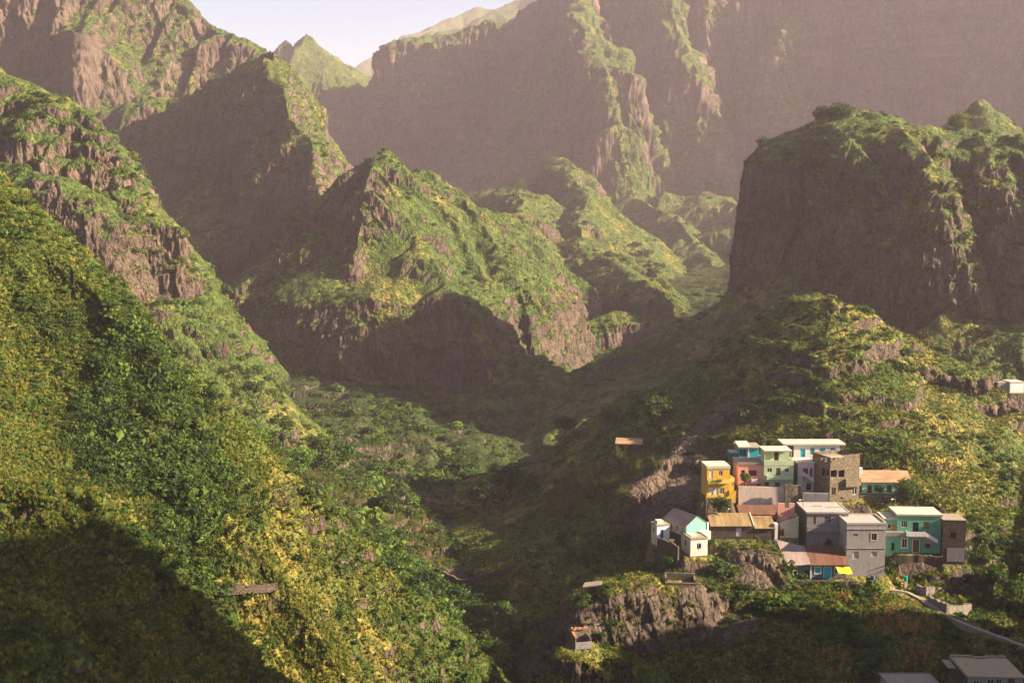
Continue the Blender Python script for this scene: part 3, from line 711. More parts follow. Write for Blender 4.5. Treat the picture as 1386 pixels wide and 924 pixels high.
def sheet(name, stops, stripe=3.0, axis=0):
    m, nt, b = nmat(name); p = objc(nt)
    mp = nd(nt, "ShaderNodeMapping"); nt.links.new(p, mp.inputs[0])
    s = [.18, .18, .18]; s[axis] = 1.0; mp.inputs["Scale"].default_value = s
    n1 = noise(nt, mp.outputs[0], 1.1, 3, .6); n2_ = noise(nt, mp.outputs[0], 5.5, 4, .7)
    c = ramp(nt, math_(nt, 'ADD', math_(nt, 'MULTIPLY', n1, .6), math_(nt, 'MULTIPLY', n2_, .4)), stops)
    nt.links.new(c, b.inputs["Base Color"])
    w = nd(nt, "ShaderNodeTexWave", bands_direction='XYZ'[axis]); w.inputs["Scale"].default_value = stripe; nt.links.new(p, w.inputs["Vector"])
    bp = nd(nt, "ShaderNodeBump"); bp.inputs["Strength"].default_value = .7; bp.inputs["Distance"].default_value = .08
    nt.links.new(w.outputs["Fac"], bp.inputs["Height"]); nt.links.new(bp.outputs[0], b.inputs["Normal"])
    b.inputs["Roughness"].default_value = .75
    return m
def paint(name, rgb, rough=.6, metal=0):
    m, nt, b = nmat(name); p = objc(nt)
    c = mixc(nt, ramp(nt, noise(nt, p, 3, 4, .65), [(.45, (0, 0, 0)), (.8, (1, 1, 1))]), rgb, tuple(x * .6 for x in rgb))
    nt.links.new(c, b.inputs["Base Color"]); b.inputs["Roughness"].default_value = rough; b.inputs["Metallic"].default_value = metal
    return m
def glass_mat():
    m, nt, b = nmat("window_glass")
    b.inputs["Base Color"].default_value = (.02, .022, .024, 1); b.inputs["Roughness"].default_value = .12; b.inputs["Specular IOR Level"].default_value = .5
    return m
MB = dict(
    yellow=plaster("yellow_plaster", (.64, .37, .045), .45), yellow_pale=plaster("pale_yellow_plaster", (.66, .50, .12), .4), pink=plaster("pink_plaster", (.72, .34, .26), .35),
    pistachio=plaster("pale_green_plaster", (.50, .58, .38), .35), white=plaster("white_plaster", (.80, .72, .70), .25), lilac=plaster("lilac_plaster", (.58, .46, .50), .4),
    mint=plaster("mint_plaster", (.27, .58, .43), .3), green=plaster("sea_green_plaster", (.13, .35, .235), .45), mint_gable=plaster("mint_gable_plaster", (.16, .43, .31), .35), cream=plaster("cream_plaster", (.62, .52, .36), .5),
    pinkwhite=plaster("stained_white_plaster", (.66, .55, .50), .8), turq=plaster("turquoise_plaster", (.02, .36, .42), .2), greywall=plaster("grey_render", (.25, .22, .22), .7),
    concrete=plaster("weathered_concrete", (.36, .31, .30), .85), slab=plaster("roof_slab_concrete", (.52, .44, .34), .6), slab_dark=plaster("old_roof_concrete", (.27, .22, .17), .7),
    rosewall=plaster("rose_render", (.62, .47, .40), .5), teal_dark=plaster("dark_teal_plaster", (.015, .14, .17), .3), cottage=plaster("dull_green_plaster", (.10, .15, .11), .6),
    stone=masonry("rubble_stone", [(.10, .075, .055), (.19, .145, .105), (.29, .225, .165)]), stone_dark=masonry("dark_rubble_stone", [(.045, .034, .028), (.09, .066, .052), (.14, .105, .08)]),
    stone_pale=masonry("pale_dry_stone", [(.13, .105, .088), (.21, .175, .15), (.30, .255, .22)], 2.6), block=masonry("brown_blockwork", [(.13, .10, .07), (.20, .155, .105), (.26, .20, .14)], 1.7),
    bamboo=sheet("old_cane_roofing", [(.25, (.10, .06, .03)), (.5, (.25, .165, .075)), (.75, (.42, .30, .14))]), rust=sheet("rusty_sheet", [(.3, (.085, .040, .028)), (.55, (.16, .075, .048)), (.8, (.27, .13, .075))]),
    rosesheet=sheet("faded_sheet", [(.3, (.22, .155, .14)), (.6, (.36, .27, .25)), (.8, (.46, .37, .34))]), tile=sheet("clay_tiles", [(.3, (.24, .13, .07)), (.55, (.42, .26, .15)), (.8, (.58, .42, .27))], 2.2, 1),
    p_turq=paint("turquoise_paint", (.01, .46, .56)), p_blue=paint("blue_paint", (.01, .09, .20)), p_red=paint("dark_red_paint", (.13, .018, .016)), p_white=paint("white_paint", (.75, .70, .66)),
    p_brown=paint("brown_wood", (.16, .075, .03)), p_orange=paint("varnished_wood", (.40, .20, .05)), p_green=paint("green_paint", (.02, .30, .30)), wood=paint("grey_wood", (.16, .12, .09)),
    metal=paint("galvanised_metal", (.35, .34, .33), .45, .6), lamp=paint("lamp_white", (.8, .78, .74)), awning=paint("yellow_cloth", (.72, .48, .03), .8), dark=paint("dark_interior", (.02, .016, .014), .9),
    cloth_w=paint("white_cloth", (.72, .68, .72), .9), cloth_d=paint("dark_cloth", (.06, .045, .05), .9), cloth_b=paint("blue_cloth", (.08, .22, .42), .9), cloth_y=paint("yellow_cloth_plain", (.7, .5, .06), .9), cloth_o=paint("orange_cloth", (.6, .25, .10), .9),
    brick=masonry("orange_brick", [(.42, .16, .07), (.52, .22, .10), (.6, .3, .15)], 3.2, (.3, .22, .16)), bark=paint("bark", (.10, .075, .05), .95), barrel=paint("blue_plastic", (.05, .12, .28), .5), tank=paint("teal_plastic", (.0, .30, .30), .5),
    glass=glass_mat(), path=plaster("path_concrete", (.24, .195, .16), .8), slab_brown=plaster("brown_roof_concrete", (.34, .27, .165), .8),
)
# ------------------------------------------------------------------ mesh helpers
def bmbox(bm, a, b):
    x0, y0, z0 = a; x1, y1, z1 = b
    v = [bm.verts.new(c) for c in ((x0, y0, z0), (x1, y0, z0), (x1, y1, z0), (x0, y1, z0), (x0, y0, z1), (x1, y0, z1), (x1, y1, z1), (x0, y1, z1))]
    for f in ((0, 3, 2, 1), (4, 5, 6, 7), (0, 1, 5, 4), (1, 2, 6, 5), (2, 3, 7, 6), (3, 0, 4, 7)):
        bm.faces.new([v[i] for i in f])
def bmhex(bm, pts):
    v = [bm.verts.new(c) for c in pts]
    for f in ((0, 3, 2, 1), (4, 5, 6, 7), (0, 1, 5, 4), (1, 2, 6, 5), (2, 3, 7, 6), (3, 0, 4, 7)):
        bm.faces.new([v[i] for i in f])
def bmtube(bm, pts, rads, n=7):
    rings = []
    for i, p in enumerate(pts):
        p = Vector(p)
        t = (Vector(pts[min(i + 1, len(pts) - 1)]) - Vector(pts[max(i - 1, 0)])).normalized()
        u = t.cross(Vector((0.31, 0.9, .2))).normalized(); w = t.cross(u)
        rings.append([bm.verts.new(p + (u * math.cos(6.2832 * k / n) + w * math.sin(6.2832 * k / n)) * rads[i]) for k in range(n)])
    for a, b in zip(rings, rings[1:]):
        for k in range(n): bm.faces.new((a[k], a[(k + 1) % n], b[(k + 1) % n], b[k]))
    bm.faces.new(rings[0][::-1]); bm.faces.new(rings[-1])
def mk(name, bm, mat, parent=None, loc=None):
    bmesh.ops.recalc_face_normals(bm, faces=bm.faces[:])
    me = bpy.data.meshes.new(name); bm.to_mesh(me); bm.free()
    me.materials.append(MB[mat] if isinstance(mat, str) else mat)
    o = bpy.data.objects.new(name, me); COL.objects.link(o)
    if parent: o.parent = parent
    if loc is not None: o.location = loc
    return o
def tag(o, label, cat, group=None):
    o['label'] = label; o['category'] = cat
    if group: o['group'] = group
    return o
def thing(name, label, cat, loc, rz=0, group=None):
    o = bpy.data.objects.new(name, None); COL.objects.link(o)
    o.empty_display_size = .5; o.location = loc; o.rotation_euler = (0, 0, rz)
    return tag(o, label, cat, group)
def copy_tree(o, parent=None):
    c = o.copy(); COL.objects.link(c); c.parent = parent
    for ch in [k for k in o.children]: copy_tree(ch, c)
    return c

class House:
    """a building whose front stands between two photo columns at distance D; local x along the front, y into the building, z up"""
    def __init__(s, name, label, cat, x0, yb, x1, D, phi=0.0, depth=7.0, pad=True, apron=1.2, group=None):
        s.phi = rad(phi); s.o = Vector(P(x0, yb, D))
        s.ux = Vector((math.cos(s.phi), math.sin(s.phi), 0)); s.uy = Vector((-math.sin(s.phi), math.cos(s.phi), 0))
        s.w = s.uz(x1, yb)[0]; s.d = depth
        s.root = thing(name, label, cat, s.o, s.phi, group)
        if pad:
            cs = [s.o + s.ux * a + s.uy * b for a in (0, s.w) for b in (-apron, depth)]
            PADS.append((min(c.x for c in cs), min(c.y for c in cs), max(c.x for c in cs), max(c.y for c in cs), s.o.z - .06, 2.2))
    def uz(s, px, py, off=0.0, face='front'):
        r = Vector(P(px, py, 1.0))
        if face == 'front': n, q = s.uy, s.o + s.uy * off
        elif face == 'left': n, q = s.ux, s.o - s.ux * off
        else: n, q = s.ux, s.o + s.ux * (s.w + off)
        p = r * (q.dot(n) / r.dot(n)) - s.o
        return (p.dot(s.ux) if face == 'front' else p.dot(s.uy)), p.z
    def rect(s, px0, py0, px1, py1, off=0.0, face='front'):
        a, z1 = s.uz(px0, py0, off, face); b, z0 = s.uz(px1, py1, off, face)
        return min(a, b), min(z0, z1), max(a, b), max(z0, z1)
    def f(s, face, u, d, z):
        """face coordinates (along, inward, up) to local"""
        return (u, d, z) if face == 'front' else ((d, u, z) if face == 'left' else (s.w - d, u, z))
    def fbox(s, bm, face, u0, d0, z0, u1, d1, z1):
        a = s.f(face, u0, d0, z0); b = s.f(face, u1, d1, z1)
        bmbox(bm, [min(i, j) for i, j in zip(a, b)], [max(i, j) for i, j in zip(a, b)])
    def pane_wall(s, bm, face, L, z0, z1, holes, t=.24):
        us = sorted({0, L, *[h[0] for h in holes], *[h[2] for h in holes]}); zs = sorted({z0, z1, *[h[1] for h in holes], *[h[3] for h in holes]})
        us = [u for u in us if 0 <= u <= L]; zs = [z for z in zs if z0 <= z <= z1]
        for a, b in zip(us, us[1:]):
            for c, e in zip(zs, zs[1:]):
                mu, mz = (a + b) / 2, (c + e) / 2
                if any(h[0] < mu < h[2] and h[1] < mz < h[3] for h in holes): continue
                bm.faces.new([bm.verts.new(s.f(face, *q)) for q in ((a, 0, c), (b, 0, c), (b, 0, e), (a, 0, e))])
        for (a, c, b, e) in holes:
            for q in (((a, 0, c), (b, 0, c), (b, t, c), (a, t, c)), ((a, 0, e), (b, 0, e), (b, t, e), (a, t, e)), ((a, 0, c), (a, 0, e), (a, t, e), (a, t, c)), ((b, 0, c), (b, 0, e), (b, t, e), (b, t, c))):
                bm.faces.new([bm.verts.new(s.f(face, *k)) for k in q])
    def walls(s, h, mat, holes=(), left=(), right=(), z0=0.0, side=None, w=None, name='wall'):
        bm = bmesh.new()
        s.pane_wall(bm, 'front', s.w, z0, h, list(holes))
        if not side:
            s.pane_wall(bm, 'left', s.d, z0, h, list(left)); s.pane_wall(bm, 'right', s.d, z0, h, list(right))
        if side:
            b2 = bmesh.new(); b2.faces.new([b2.verts.new(c) for c in ((0, s.d, z0), (s.w, s.d, z0), (s.w, s.d, h), (0, s.d, h))]); mk('back_wall', b2, side, s.root)
        else: bm.faces.new([bm.verts.new(c) for c in ((0, s.d, z0), (s.w, s.d, z0), (s.w, s.d, h), (0, s.d, h))])
        bmesh.ops.remove_doubles(bm, verts=bm.verts[:], dist=1e-4)
        o = mk(name, bm, mat, s.root)
        if side:
            for fc, hl in (('left', left), ('right', right)):
                bm = bmesh.new(); s.pane_wall(bm, fc, s.d, z0, h, list(hl)); mk('side_wall', bm, side, s.root)
        return o
    def window(s, r, frame='p_white', pane='glass', face='front', bars=1, fw=.07, surround=None):
        a, c, b, e = r; bm = bmesh.new()
        for q in ((a, c, b, c + fw), (a, e - fw, b, e), (a, c + fw, a + fw, e - fw), (b - fw, c + fw, b, e - fw)): s.fbox(bm, face, q[0], .05, q[1], q[2], .13, q[3])
        for k in range(bars):
            u = a + (b - a) * (k + 1) / (bars + 1); s.fbox(bm, face, u - fw / 2, .055, c + fw, u + fw / 2, .125, e - fw)
        wd = mk('window', bm, frame, s.root)
        bm = bmesh.new(); s.fbox(bm, face, a + .01, .14, c + .01, b - .01, .17, e - .01); mk('pane', bm, pane, wd)
        if surround: s.trim(r, surround, face, wd)
        return wd
    def trim(s, r, mat, face='front', parent=None, t=.16):
        a, c, b, e = r; bm = bmesh.new()
        for q in ((a - t, e, b + t, e + t), (a - t, c - t, b + t, c), (a - t, c, a, e), (b, c, b + t, e)): s.fbox(bm, face, q[0], -.05, q[1], q[2], .03, q[3])
        return mk('frame', bm, mat, parent or s.root)
    def door(s, r, mat='p_turq', face='front', surround=None, name='door'):
        a, c, b, e = r; bm = bmesh.new()
        s.fbox(bm, face, a, .10, c, b, .15, e)
        m = (a + b) / 2
        s.fbox(bm, face, a + .06, .085, c + .08, m - .03, .11, e - .08); s.fbox(bm, face, m + .03, .085, c + .08, b - .06, .11, e - .08)
        d = mk(name, bm, mat, s.root)
        if name == 'door':
            bm = bmesh.new(); s.fbox(bm, face, m + .06, .05, c + (e - c) * .45, m + .10, .09, c + (e - c) * .45 + .12); mk('handle', bm, 'metal', d)
        if surround: s.trim(r, surround, face, d, .12)
        return d
    def flat_roof(s, h, mat='slab', t=.25, over=.25, parapet=0, pmat=None, name='roof'):
        bm = bmesh.new(); bmbox(bm, (-over, -over, h), (s.w + over, s.d + over, h + t)); r = mk(name, bm, mat, s.root)
        if parapet:
            bm = bmesh.new(); k = .2; z = h + t; o = over - .02
            bmbox(bm, (-o, -o, z), (s.w + o, -o + k, z + parapet)); bmbox(bm, (-o, s.d + o - k, z), (s.w + o, s.d + o, z + parapet))
            bmbox(bm, (-o, -o + k, z), (-o + k, s.d + o - k, z + parapet)); bmbox(bm, (s.w + o - k, -o + k, z), (s.w + o, s.d + o - k, z + parapet))
            mk('parapet', bm, pmat or mat, s.root)
        return r
    def foundation(s, dep=4.0, mat='stone', out=.12):
        bm = bmesh.new(); bmbox(bm, (-out, -out, -dep), (s.w + out, s.d + out, 0.0)); return mk('foundation', bm, mat, s.root)
    def box(s, name, mat, a, b, parent=None):
        bm = bmesh.new(); bmbox(bm, a, b); return mk(name, bm, mat, parent or s.root)
    def balcony(s, r, mat, deep=1.1, rail=None, slabmat='slab'):
        """a solid-fronted balcony seen over the rectangle r (on its own front plane)"""
        a, c, b, e = r; bm = bmesh.new()
        bmbox(bm, (a, -deep, c), (b, -.002, c + .18)); bal = mk('balcony', bm, slabmat, s.root)
        bm = bmesh.new(); z = c + .18
        bmbox(bm, (a, -deep, z), (b, -deep + .1, e)); bmbox(bm, (a, -deep + .1, z), (a + .1, -.003, e)); bmbox(bm, (b - .1, -deep + .1, z), (b, -.003, e))
        mk('railing', bm, rail or mat, bal)
        return bal
    def steps(s, x0, z0, x1, z1, y0, y1, mat, n=9):
        """a flight along the front from (x0,z0) up to (x1,z1)"""
        bm = bmesh.new(); zb = min(z0, z1)
        for k in range(n):
            a = x0 + (x1 - x0) * k / n; b = x0 + (x1 - x0) * (k + 1) / n; z = z0 + (z1 - z0) * (k + 1) / n
            bmbox(bm, (min(a, b) + .002, y0, zb - .02), (max(a, b) - .002, y1, z))
        return mk('stairs', bm, mat, s.root)
    def slope_wall(s, x0, zt0, x1, zt1, drop, y0, y1, mat, name='stair_wall', parent=None):
        bm = bmesh.new()
        bmhex(bm, [(x0, y0, zt0 - drop), (x1, y0, zt1 - drop), (x1, y1, zt1 - drop), (x0, y1, zt0 - drop), (x0, y0, zt0), (x1, y0, zt1), (x1, y1, zt1), (x0, y1, zt0)])
        return mk(name, bm, mat, parent or s.root)
    def shed(s, zf, zb, mat, over=.35, t=.1, x0=None, x1=None, y1=None, name='roof'):
        x0 = -over if x0 is None else x0; x1 = s.w + over if x1 is None else x1; y1 = s.d if y1 is None else y1
        bm = bmesh.new(); y0 = -over; sl = (zb - zf) / y1; a = zf - over * sl
        bmhex(bm, [(x0, y0, a), (x1, y0, a), (x1, y1, zb), (x0, y1, zb), (x0, y0, a + t), (x1, y0, a + t), (x1, y1, zb + t), (x0, y1, zb + t)])
        return mk(name, bm, mat, s.root)
# ------------------------------------------------------------------ trees and plants
def mk_leaves(name, rng, n, leaf, shape, mat, parent=None):
    vs, fs = leaf_cloud(rng, n, leaf, shape, 0)
    me = mesh_from(name, vs, fs, mat); o = bpy.data.objects.new(name, me); COL.objects.link(o)
    if parent: o.parent = parent
    return o
def tree(name, label, loc, hgt, wid, mat, seed, group=None, cat='tree', leaf=.3, n=900, low=.25):
    rng = np.random.default_rng(seed); rr = random.Random(seed)
    t = thing(name, label, cat, loc, 0, group)
    bm = bmesh.new(); tr = .035 * hgt + .06
    top = (rr.uniform(-.1, .1) * wid, rr.uniform(-.1, .1) * wid, hgt * .62)
    bmtube(bm, [(0, 0, -.8), (top[0] * .3, top[1] * .3, hgt * .28), top], [tr * 1.3, tr, tr * .45])
    lumps = []
    for k in range(9):
        a = k * 2.4 + rr.uniform(-.4, .4); q = wid * .5 * rr.uniform(.25, .68); z = hgt * rr.uniform(low + .22, .82)
        c = (math.cos(a) * q, math.sin(a) * q, z)
        lumps.append((np.array(c), wid * rr.uniform(.17, .27)))
        bmtube(bm, [(top[0] * .4, top[1] * .4, hgt * rr.uniform(.2, .4)), (c[0] * .6, c[1] * .6, z * .8), c], [tr * .5, tr * .3, tr * .1], 5)
    lumps.append((np.array((top[0], top[1], hgt * .82)), wid * .24))
    mk('trunk', bm, 'bark', t)
    def shp(g):
        c, r = lumps[g.integers(len(lumps))]; d = g.normal(size=3); d[2] += .15; d /= np.linalg.norm(d)
        return c + d * r * (g.uniform(.3, 1.15)) * np.array([1, 1, .85]), d
    mk_leaves('crown', rng, n, leaf, shp, mat, t)
    return t
def blades(bm, rng, base, n, L, w, up, droop, seg=4):
    """long arching leaves from one point"""
    for i in range(n):
        a = rng.uniform(0, 6.283); e = up * rng.uniform(.75, 1.2); l = L * rng.uniform(.75, 1.15)
        d = Vector((math.cos(a), math.sin(a), 0)); s_ = Vector((-d.y, d.x, 0)); p = Vector(base); prev = None
        for k in range(seg + 1):
            t = k / seg; ww = w * (math.sin(math.pi * min(.98, .12 + .86 * t)) ** .7)
            q = [bm.verts.new(p + s_ * ww - Vector((0, 0, ww * .25))), bm.verts.new(p + Vector((0, 0, .02))), bm.verts.new(p - s_ * ww - Vector((0, 0, ww * .25)))]
            if prev:
                bm.faces.new((prev[0], q[0], q[1], prev[1])); bm.faces.new((prev[1], q[1], q[2], prev[2]))
            prev = q; ang = e - droop * t
            p = p + (d * math.cos(ang) + Vector((0, 0, math.sin(ang)))) * (l / seg)
def banana(label, loc, hgt, seed, group=None, name='banana_plant', cat='plant', w=.34, L=None, n=9, mat=None):
    rng = random.Random(seed); t = thing(name, label, cat, loc, 0, group)
    bm = bmesh.new(); bmtube(bm, [(0, 0, -.5), (.05, 0, hgt * .5)], [.16, .11]); mk('stem', bm, 'bark' if cat == 'tree' else M_BUSH, t)
    bm = bmesh.new(); blades(bm, rng, (.05, 0, hgt * .48), n, L or hgt * .62, w, 1.15, 1.5); mk('leaves', bm, mat or M_BRIGHT, t)
    return t
def pole(name, label, cat, px, pb, pt, D=None, r=.07, mat='wood', lamp=False, cross=False):
    p = hit(px, pb) if D is None else P(px, pb, D)
    hgt = P(px, pt, p[1])[2] - p[2]
    t = thing(name, label, cat, p); bm = bmesh.new(); bmtube(bm, [(0, 0, -.8), (0, 0, hgt)], [r, r * .8]); mk('pole', bm, mat, t)
    if lamp:
        bm = bmesh.new(); bmtube(bm, [(0, -.02, hgt - .1), (-.35, -.2, hgt + .05), (-.7, -.3, hgt + .05)], [.035, .03, .03]); mk('arm', bm, 'metal', t)
        bm = bmesh.new(); bmhex(bm, [(-1.15, -.45, hgt - .08), (-.6, -.42, hgt - .06), (-.6, -.18, hgt - .06), (-1.15, -.2, hgt - .08), (-1.1, -.42, hgt + .14), (-.65, -.38, hgt + .12), (-.65, -.22, hgt + .12), (-1.1, -.24, hgt + .14)]); mk('lamp_head', bm, 'lamp', t)
    if cross:
        bm = bmesh.new()
        for k in range(3): bmbox(bm, (-.5 + .08 * k, -.03, hgt - .25 - .35 * k), (.5 - .08 * k, .03, hgt - .2 - .35 * k))
        mk('cross_arm', bm, mat, t)
    return t
def ground_wall(label, pts, hgt, mat, name='stone_wall', th=.5, sink=1.2, D=None):
    """a dry stone wall along photo points on the ground"""
    w = [Vector(hit(*p)) if len(p) == 2 else Vector(P(*p)) for p in pts]
    q = []
    for a, b in zip(w, w[1:]):
        n = max(2, int((b - a).length / .6))
        q += [a.lerp(b, k / n) for k in range(n)]
    q.append(w[-1]); rr = random.Random(len(q)); bm = bmesh.new(); rows = []
    for i, p in enumerate(q):
        t = (q[min(i + 1, len(q) - 1)] - q[max(i - 1, 0)]); t.z = 0; t.normalize(); nn = Vector((-t.y, t.x, 0))
        j = .2 if 'stone' in name or 'retaining' in name else .01; k = hgt + rr.uniform(-j, j); o1 = rr.uniform(-j / 2, j / 2)
        rows.append([bm.verts.new(p + nn * s_ * (th / 2 + (o1 if z > 0 else .1)) + Vector((0, 0, z))) for s_, z in ((-1, -sink), (-1, k), (1, k), (1, -sink))])
    for a, b in zip(rows, rows[1:]):
        for k in range(3): bm.faces.new((a[k], b[k], b[k + 1], a[k + 1]))
    bm.faces.new(rows[0]); bm.faces.new(rows[-1][::-1])
    return tag(mk(name, bm, mat), label, 'wall')

def plants():
    H = lambda px, py: hit(px, py)
    tree('tree', "round dark tree in front of the pink house", P(1008.5, 658.5, 279), 3.6, 3.4, M_BUSH, 11, leaf=.2, n=1000)
    tree('tree', "broad dark tree in front of the yellow house, beside the cane roof", P(975, 697, 269), 4.4, 5.6, M_BUSH, 12, leaf=.3, n=900)
    tree('tree', "big dense round tree at the right end of the mint cottage", P(1228.5, 681, 278.5), 5.9, 7.4, M_BUSH, 13, leaf=.26, n=2600, low=.02)
    tree('shrub', "bright green shrub behind the roof of the green house", P(1240, 700, 269), 2.8, 4.2, M_BRIGHT, 14, leaf=.24, n=700, cat='shrub', low=.05)
    tree('shrub', "dark climbing shrub against the mint cottage front", P(1190, 668.5, 280), 2.3, 2.9, M_BUSH, 15, leaf=.18, n=700, cat='shrub', low=.05)
    g = "banana plants on the slope behind the village"
    for i, (px, py, hh) in enumerate([(1168, 624, 5.6), (1180, 618, 6.0), (1192, 626, 6.2), (1201, 616, 6.6), (1212, 630, 6.0), (1222, 622, 6.4), (1234, 628, 5.8), (1246, 632, 5.0), (1188, 606, 5.6), (1208, 604, 6.0), (1226, 608, 5.6), (1176, 634, 4.6), (1206, 638, 4.4), (1240, 640, 4.2), (1216, 616, 6.2), (1186, 614, 5.8)]):
        banana("bright green banana plant in the grove on the slope right of the white house", H(px, py), hh, 30 + i, g)
    banana("dark green palm beside the bare concrete block", P(1212, 784, 256.5), 6.0, 51, None, 'palm_tree', 'tree', .16, 3.0, 16, M_DARK)
    for i, (px, py, hh, ww, m, lab) in enumerate([
        (455, 643, 11, 14, M_BRIGHT, "bright green spreading tree at the foot of the central peak"),
        (436, 612, 8, 10, M_BRIGHT, "smaller bright tree just above the spreading one"),
        (405, 634, 5, 9, M_BRIGHT, "low domed bright tree at the edge of the near slope"),
        (520, 698, 7, 7.5, M_DARK, "dark round tree on the valley terraces left of the stream"),
        (655, 690, 10, 13, M_DARK, "large dark tree by the stream, left of its pair"),
        (690, 672, 10, 12, M_DARK, "large dark tree by the stream, right of its pair"),
        (718, 668, 6, 9, M_DARK, "dark tree right of the two large stream trees"),
        (886, 572, 8, 10, M_DARK, "dark rounded tree on the left shoulder of the village hill"),
        (825, 575, 5, 7, M_DARK, "small dark tree below the stepped terraces in the far valley"),
        (765, 590, 6, 9, M_DARK, "dark tree in the valley left of the stepped terraces"),
        (846, 745, 7, 5, M_DARK, "slim dark tree on the slope left of the small cream annex"),
        (866, 752, 6, 5.5, M_BUSH, "bushy tree just left of the small cream annex"),
        (905, 766, 3.2, 4.5, M_BRIGHT, "light green shrub below the cream cube house"),
        (1345, 800, 6, 7, M_BUSH, "broad tree on the bank above the path at the right edge"),
        (1372, 822, 6, 7, M_BUSH, "tree at the right edge, behind the wooden pole"),
        (1322, 800, 4, 5, M_BUSH, "small tree on the bank above the path, left of the broad one"),
        (1085, 760, 4, 5.5, M_BRIGHT, "bright shrub under the cottage lean to roof"),
        (1120, 742, 3.2, 4, M_DARK, "dark shrub under the balcony of the grey house"),
        (700, 265, 16, 22, M_BUSH, "far round tree on the hazy ridge right of the central peak")]):
        tree('tree' if hh > 4.5 else 'shrub', lab, H(px, py), hh, ww, m, 60 + i, None, 'tree' if hh > 4.5 else 'shrub', leaf=.3 if hh < 7 else .45, n=1300)
    for i, (px, D, hh, ww, lab) in enumerate([(1138, 508, 5.0, 14, "widest dark tree on top of the mesa"), (1112, 512, 4.5, 8, "smaller tree left of the widest one on top of the mesa"), (1297, 490, 6.5, 8, "lone dark tree on the right part of the mesa rim")]):
        x = P(px, 160, D)[0]; tree('tree', lab, (x, D, ground_z(x, D) - .5), hh, ww, M_BUSH, 90 + i, leaf=.42, n=2000, low=.05)
    # agaves
    for i, (px, py, lab) in enumerate([(436, 826, "grey green agave on the yellow slope, nearest the low wall"), (481, 872, "grey green agave at the lower edge of the near slope"), (448, 745, "pale agave on the crest of the near slope")]):
        p = H(px, py); bm = bmesh.new(); blades(bm, random.Random(i), (0, 0, 0), 22, 1.0, .08, .95, .3); o = mk('agave', bm, M_AGAVE, None, p); tag(o, lab, 'plant')
    for i, (px, py, lab) in enumerate([(1097, 797, "bright leafy plant before the wall of the awning cottage, left of two"), (1118, 803, "bright leafy plant before the wall of the awning cottage, right of two"), (1046, 742, "grey green agave clump at the end of the cane roofed house")]):
        p = H(px, py); banana(lab, p, 2.4, 130 + i, None, 'leafy_plant', 'plant', .22)
def maize():
    """dry maize: the garden stalks are things, the far terraces one cover"""
    rng = random.Random(8); protos = []
    for v in range(4):
        bm = bmesh.new(); bmtube(bm, [(0, 0, -.2), (.04, 0, 1.0), (.02, .05, 1.9)], [.035, .03, .015], 5)
        for z in (.4, .7, 1.0, 1.25, 1.5): blades(bm, rng, (0.02, 0, z), 2, .75, .07, .9, 2.2, 3)
        blades(bm, rng, (.02, .05, 1.85), 4, .4, .025, 1.3, .8, 2)
        bmesh.ops.recalc_face_normals(bm, faces=bm.faces[:]); me = bpy.data.meshes.new("maize_plant"); bm.to_mesh(me); bm.free(); me.materials.append(M_MAIZE); protos.append(me)
    plots = [((1178, 808), (1270, 838), 46, "dry orange maize plant in the upper garden row under the path"), ((1186, 838), (1272, 862), 56, "dry orange maize plant in the sunlit middle garden terrace"),
             ((1222, 874), (1262, 888), 16, "dry orange maize plant on the narrow strip above the corner house"), ((1112, 882), (1150, 900), 16, "dry orange maize plant in the small patch at the left of the gardens"),
             ((1195, 890), (1258, 912), 30, "dry maize plant in the lowest terrace left of the corner house"), ((1105, 908), (1162, 922), 20, "dry maize plant in the patch at the bottom edge"), ((1128, 808), (1150, 818), 10, "dry maize plant under the wall of the awning cottage")]
    for (a, b, n, lab) in plots:
        for k in range(n):
            px = rng.uniform(a[0], b[0]); py = a[1] + (b[1] - a[1]) * rng.random() + (.22 * (px - a[0]) if 'upper' in lab else 0)
            p = hit(px, py)
            o = bpy.data.objects.new("maize_plant", rng.choice(protos)); COL.objects.link(o); tag(o, lab, 'plant', "dry maize in the gardens")
            s = rng.uniform(.8, 1.15); o.location = p; o.rotation_euler = (rng.uniform(-.1, .1), rng.uniform(-.1, .1), rng.uniform(0, 6.28)); o.scale = (s, s, s)
    pts = []
    for (x0, y0, x1, y1, n) in ((758, 640, 850, 676, 520), (735, 672, 790, 700, 200), (360, 640, 500, 690, 420), (420, 690, 600, 770, 700), (330, 610, 400, 640, 180), (830, 600, 900, 640, 120)):
        for k in range(n):
            px, py = rng.uniform(x0, x1), rng.uniform(y0, y1); p = hit(px, py)
            if 235 < p[1] < 480: pts.append(p)
    pts = np.array(pts); n = len(pts); g = np.random.default_rng(5)
    m2 = []
    for me in protos:
        q = me.copy(); q.materials.clear(); q.materials.append(M_STRAW2); m2.append(q)
    scatter("dry_maize", m2, pts, g.uniform(.8, 1.25, n), g.uniform(0, 6.28, n), g.integers(0, 4, n))
